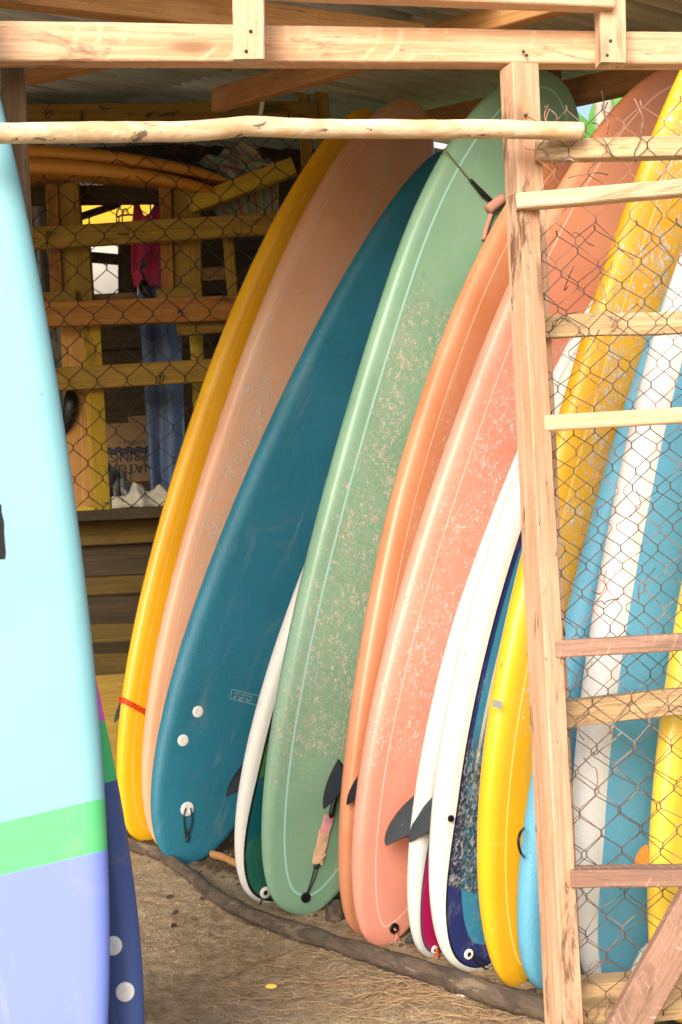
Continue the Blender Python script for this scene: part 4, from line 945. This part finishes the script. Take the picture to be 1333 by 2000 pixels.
tx = U(1184, 225, 7.6); tr = rough_tube('palm_trunk', [(tx.x + .05, 7.6, -.1), (tx.x + .02, 7.6, 1.5), (tx.x, 7.6, 3.0), (tx.x - .05, 7.6, 4.5)], (.075, .05), M['trunk'], 30, 10, .1, 4, 6)
tag(tr, 'slim pale trunk standing outside beside the leafy plants', 'tree')

# ------------------------------------------------------------------ low things at the right foot of the fence
def bit(name, mat, pts, d, th, label, cat):
    V = [U(x, y, d) + Vector((0, -th / 2, 0)) for (x, y) in pts] + [U(x, y, d) + Vector((0, th / 2, 0)) for (x, y) in pts]; n = len(pts)
    Fc = [tuple(range(n)), tuple(reversed(range(n, 2 * n)))] + [(i, (i + 1) % n, n + (i + 1) % n, n + i) for i in range(n)]
    return tag(mesh_obj(name, V, Fc, mat, smooth=False), label, cat)
M['orangewrap'] = plain('orange_wrapper', (.62, .20, .02), .45, .3, .5, 30)
bit('snack_wrapper', M['orangewrap'], [(1238, 1694), (1243, 1672), (1250, 1660), (1258, 1652), (1265, 1650), (1265, 1704), (1246, 1704)], 3.02, .006, 'orange wrapper caught between the blue and lemon yellow boards', 'wrapper')
M['mint'] = plain('mint_plastic', (.52, .68, .58), .5, .1, .1, 20)
bit('mint_board_tail', M['mint'], [(1236, 1900), (1252, 1862), (1268, 1845), (1275, 1880), (1268, 1925), (1240, 1925)], 3.0, .03, 'pale mint board end peeping out behind the brown brace', 'board')
M['grass'] = plain('grass_blade', (.16, .36, .05), .5)
gr = empty('grass_tuft', G(1250, 1990), 'few green grass blades by the fence sill', 'grass')
for (a, c) in (((1238, 1890), (1262, 1908)), ((1215, 1895), (1232, 1908)), ((1318, 1890), (1345, 1898)), ((1246, 1886), (1256, 1915))):
    mesh_obj('blade', *leaf(U(*c, 2.97), U(*a, 2.96), .005, .006, 5), M['grass'], gr)
def low_board(px, py, ang, mat, label, d):
    X, S, Z, wv, sv = board_sections(1.6, .5, .07, .08, .03); c = U(px, py, d)
    a = Vector((math.cos(ang), math.sin(ang), .03)).normalized(); n = Vector((0, -.5, 1)); n = (n - a * n.dot(a)).normalized(); r = a.cross(n); org = c
    mw = Matrix(((r.x, a.x, n.x, org.x), (r.y, a.y, n.y, org.y), (r.z, a.z, n.z, org.z), (0, 0, 0, 1)))
    rt = empty('surfboard', label=label, cat='surfboard', mat=mw); board_mesh('hull', X, S, Z, wv, sv, mat, rt, mw)
low_board(1288, 1968, .35, board_mat('low_yellow_board', (.80, .60, .03), rough=.3), 'yellow board end lying low under the fence sill at the right', 2.98)

# ------------------------------------------------------------------ small things on the sand
def clump(px, py, r, name, mat, label, cat, sq=.6, seed=0):
    bm = bmesh.new(); bmesh.ops.create_icosphere(bm, subdivisions=3, radius=1)
    for v in bm.verts:
        k = 1 + .35 * mnoise.noise(v.co * 1.6 + Vector((seed, 0, 0))) + .15 * mnoise.noise(v.co * 5 + Vector((seed, 3, 0))); v.co = Vector((v.co.x * k, v.co.y * k, v.co.z * k * sq)) * r
    me = bpy.data.meshes.new(name); bm.to_mesh(me); bm.free(); me.materials.append(mat)
    for p in me.polygons: p.use_smooth = True
    o = bpy.data.objects.new(name, me); COL.objects.link(o); c = G(px, py); o.location = (c.x, c.y, gz(c.x, c.y) + r * sq * .3); return tag(o, label, cat)
M['dirt'] = bark_mat('dry_dirt', (.34, .245, .145), (.52, .39, .25), (.24, .17, .10), 1.5)
clump(655, 1792, .034, 'wood_stump', M['bark'], 'broken bark stump between the sea-green and orange board tails', 'stump', 1.1, 3)
st = rough_tube('driftwood_stick', [G(415, 1668, .02), G(440, 1676, .02), G(470, 1690, .02)], (.014, .013), M['rafter'], 20, 8, .2, 7, 20); tag(st, 'orange-brown stick lying behind the log between the teal and white boards', 'stick')
M['yleaf'] = plain('yellow_leaf', (.75, .58, .06), .6, .2, .1, 40)
c = G(530, 1936); V, Fc = leaf(c + Vector((-.014, 0, .012)), c + Vector((.016, .006, .012)), .006, .002, 8); tag(mesh_obj('fallen_leaf', V, Fc, M['yleaf']), 'small yellow leaf lying on the sand', 'leaf')
M['paper'] = plain('scrap_paper', (.78, .76, .70), .8)
def scrap(px, py, sz, seed, label, mat):
    c = G(px, py); rr = random.Random(seed); V = []; 
    for j in range(4):
        for i in range(5): V.append((c.x + (i / 4 - .5) * sz + rr.uniform(-.1, .1) * sz, c.y + (j / 3 - .5) * sz * .6 + rr.uniform(-.08, .08) * sz, gz(c.x, c.y) + .008 + rr.uniform(0, .22) * sz))
    Fc = [(j * 5 + i, j * 5 + i + 1, j * 5 + i + 6, j * 5 + i + 5) for j in range(3) for i in range(4)]; tag(mesh_obj('scrap', V, Fc, mat), label, 'scrap')
scrap(905, 1948, .03, 1, 'white scrap of paper on the sand in front of the log', M['paper'])
scrap(281, 1907, .022, 2, 'crumpled grey scrap on the sand beside the navy board tail', M['clear'])
M['twig'] = plain('dry_twig', (.30, .18, .09), .85, .35, .2, 60); M['straw'] = plain('dry_needles', (.44, .29, .16), .85, .4, .2, 40)
for i, pts in enumerate(([(455, 1900), (500, 1880), (550, 1862), (572, 1856)], [(580, 1882), (610, 1905), (630, 1925), (680, 1915)], [(470, 1948), (520, 1946), (570, 1938)], [(690, 1962), (740, 1935), (800, 1905)])):
    P = [G(x, y) for (x, y) in pts]; P = [Vector((p.x, p.y, gz(p.x, p.y) + .007)) for p in P]
    tag(mesh_obj('twig', *tube(spline(P, 16), [.0028 - .0001 * k for k in range(16)], 5), M['twig']), ['long thin twig slanting up towards the log', 'crooked forked-looking twig in the middle of the sand', 'short flat twig below the yellow leaf', 'twig pointing at the log among the dry needles'][i], 'twig', 'twigs on the sand')
mb = MB(); rr = random.Random(3)
def litter(mb, px, py, sp, n, lmin, lmax, r):
    for _ in range(n):
        c = G(px + rr.gauss(0, sp), py + rr.gauss(0, sp * .32)); a = rr.uniform(0, math.pi); L_ = rr.uniform(lmin, lmax); k = rr.uniform(-.6, .6); P = []
        for i in range(5):
            f = i / 4 - .5; x = c.x + math.cos(a + k * f) * L_ * f; y = c.y + math.sin(a + k * f) * L_ * f; P.append((x, y, gz(x, y) + .004 + rr.uniform(0, .007)))
        mb.add(tube(P, r, 3, False))
litter(mb, 790, 1930, 95, 140, .05, .16, .0009); litter(mb, 640, 1905, 110, 90, .04, .12, .0008); litter(mb, 950, 1975, 70, 60, .05, .14, .0009); litter(mb, 480, 1930, 130, 60, .03, .09, .0009); litter(mb, 900, 1925, 60, 60, .04, .12, .0008)
tag(mb.build('pine_needles', M['straw']), 'dry needles scattered over the sand by the log', 'needles', kind='stuff')
mb = MB()
ico = bmesh.new(); bmesh.ops.create_icosphere(ico, subdivisions=1, radius=1); iv = [v.co.copy() for v in ico.verts]; iF = [tuple(v.index for v in f.verts) for f in ico.faces]; ico.free()
def pebbles(n, fx, smin, smax):
    for _ in range(n):
        x, y = fx(); s = rr.uniform(smin, smax) * rr.uniform(.4, 1.0); z = gz(x, y)
        mb.add(([Vector((x + v.x * s * rr.uniform(.7, 1.2), y + v.y * s * rr.uniform(.7, 1.2), z + v.z * s * .6)) for v in iv], iF))
pebbles(2600, lambda: (rr.uniform(-.9, .55), rr.uniform(3.1, 5.0)), .002, .007)
tag(mb.build('sand_grit', M['dirt']), 'small lumps of sand and grit on the ground', 'grit', kind='stuff')
mb = MB()
def behind():
    s = rr.uniform(0, 2.3); o_ = rr.gauss(.10, .07); p = LOG0 + E2 * s + E1 * o_; return p.x, p.y
pebbles(700, behind, .004, .016)
tag(mb.build('dark_debris', M['bark']), 'dark bark crumbs and soil lumps behind the log', 'debris', kind='stuff')
DL = ('leftmost of the curled dark dead leaves left of the log, nearest the navy board', 'dark dead leaf in the middle of the little group of dead leaves', 'dark dead leaf lowest but one and farthest right on open sand', 'dark dead leaf lying nearest to the camera in the little group', 'dark dead leaf closest to the dark log in the little group')
for i, (x, y) in enumerate(((325, 1760), (350, 1782), (372, 1795), (335, 1812), (396, 1762))):
    c = G(x, y); c.z = gz(c.x, c.y) + .008; a = rr.uniform(0, 6); V, Fc = leaf(c, c + Vector((math.cos(a) * .035, math.sin(a) * .035, .003)), .007, .004, 6)
    tag(mesh_obj('dead_leaf', V, Fc, M['bark']), DL[i], 'leaf', 'dead leaves on the sand left of the log')
bpy.context.view_layer.update()
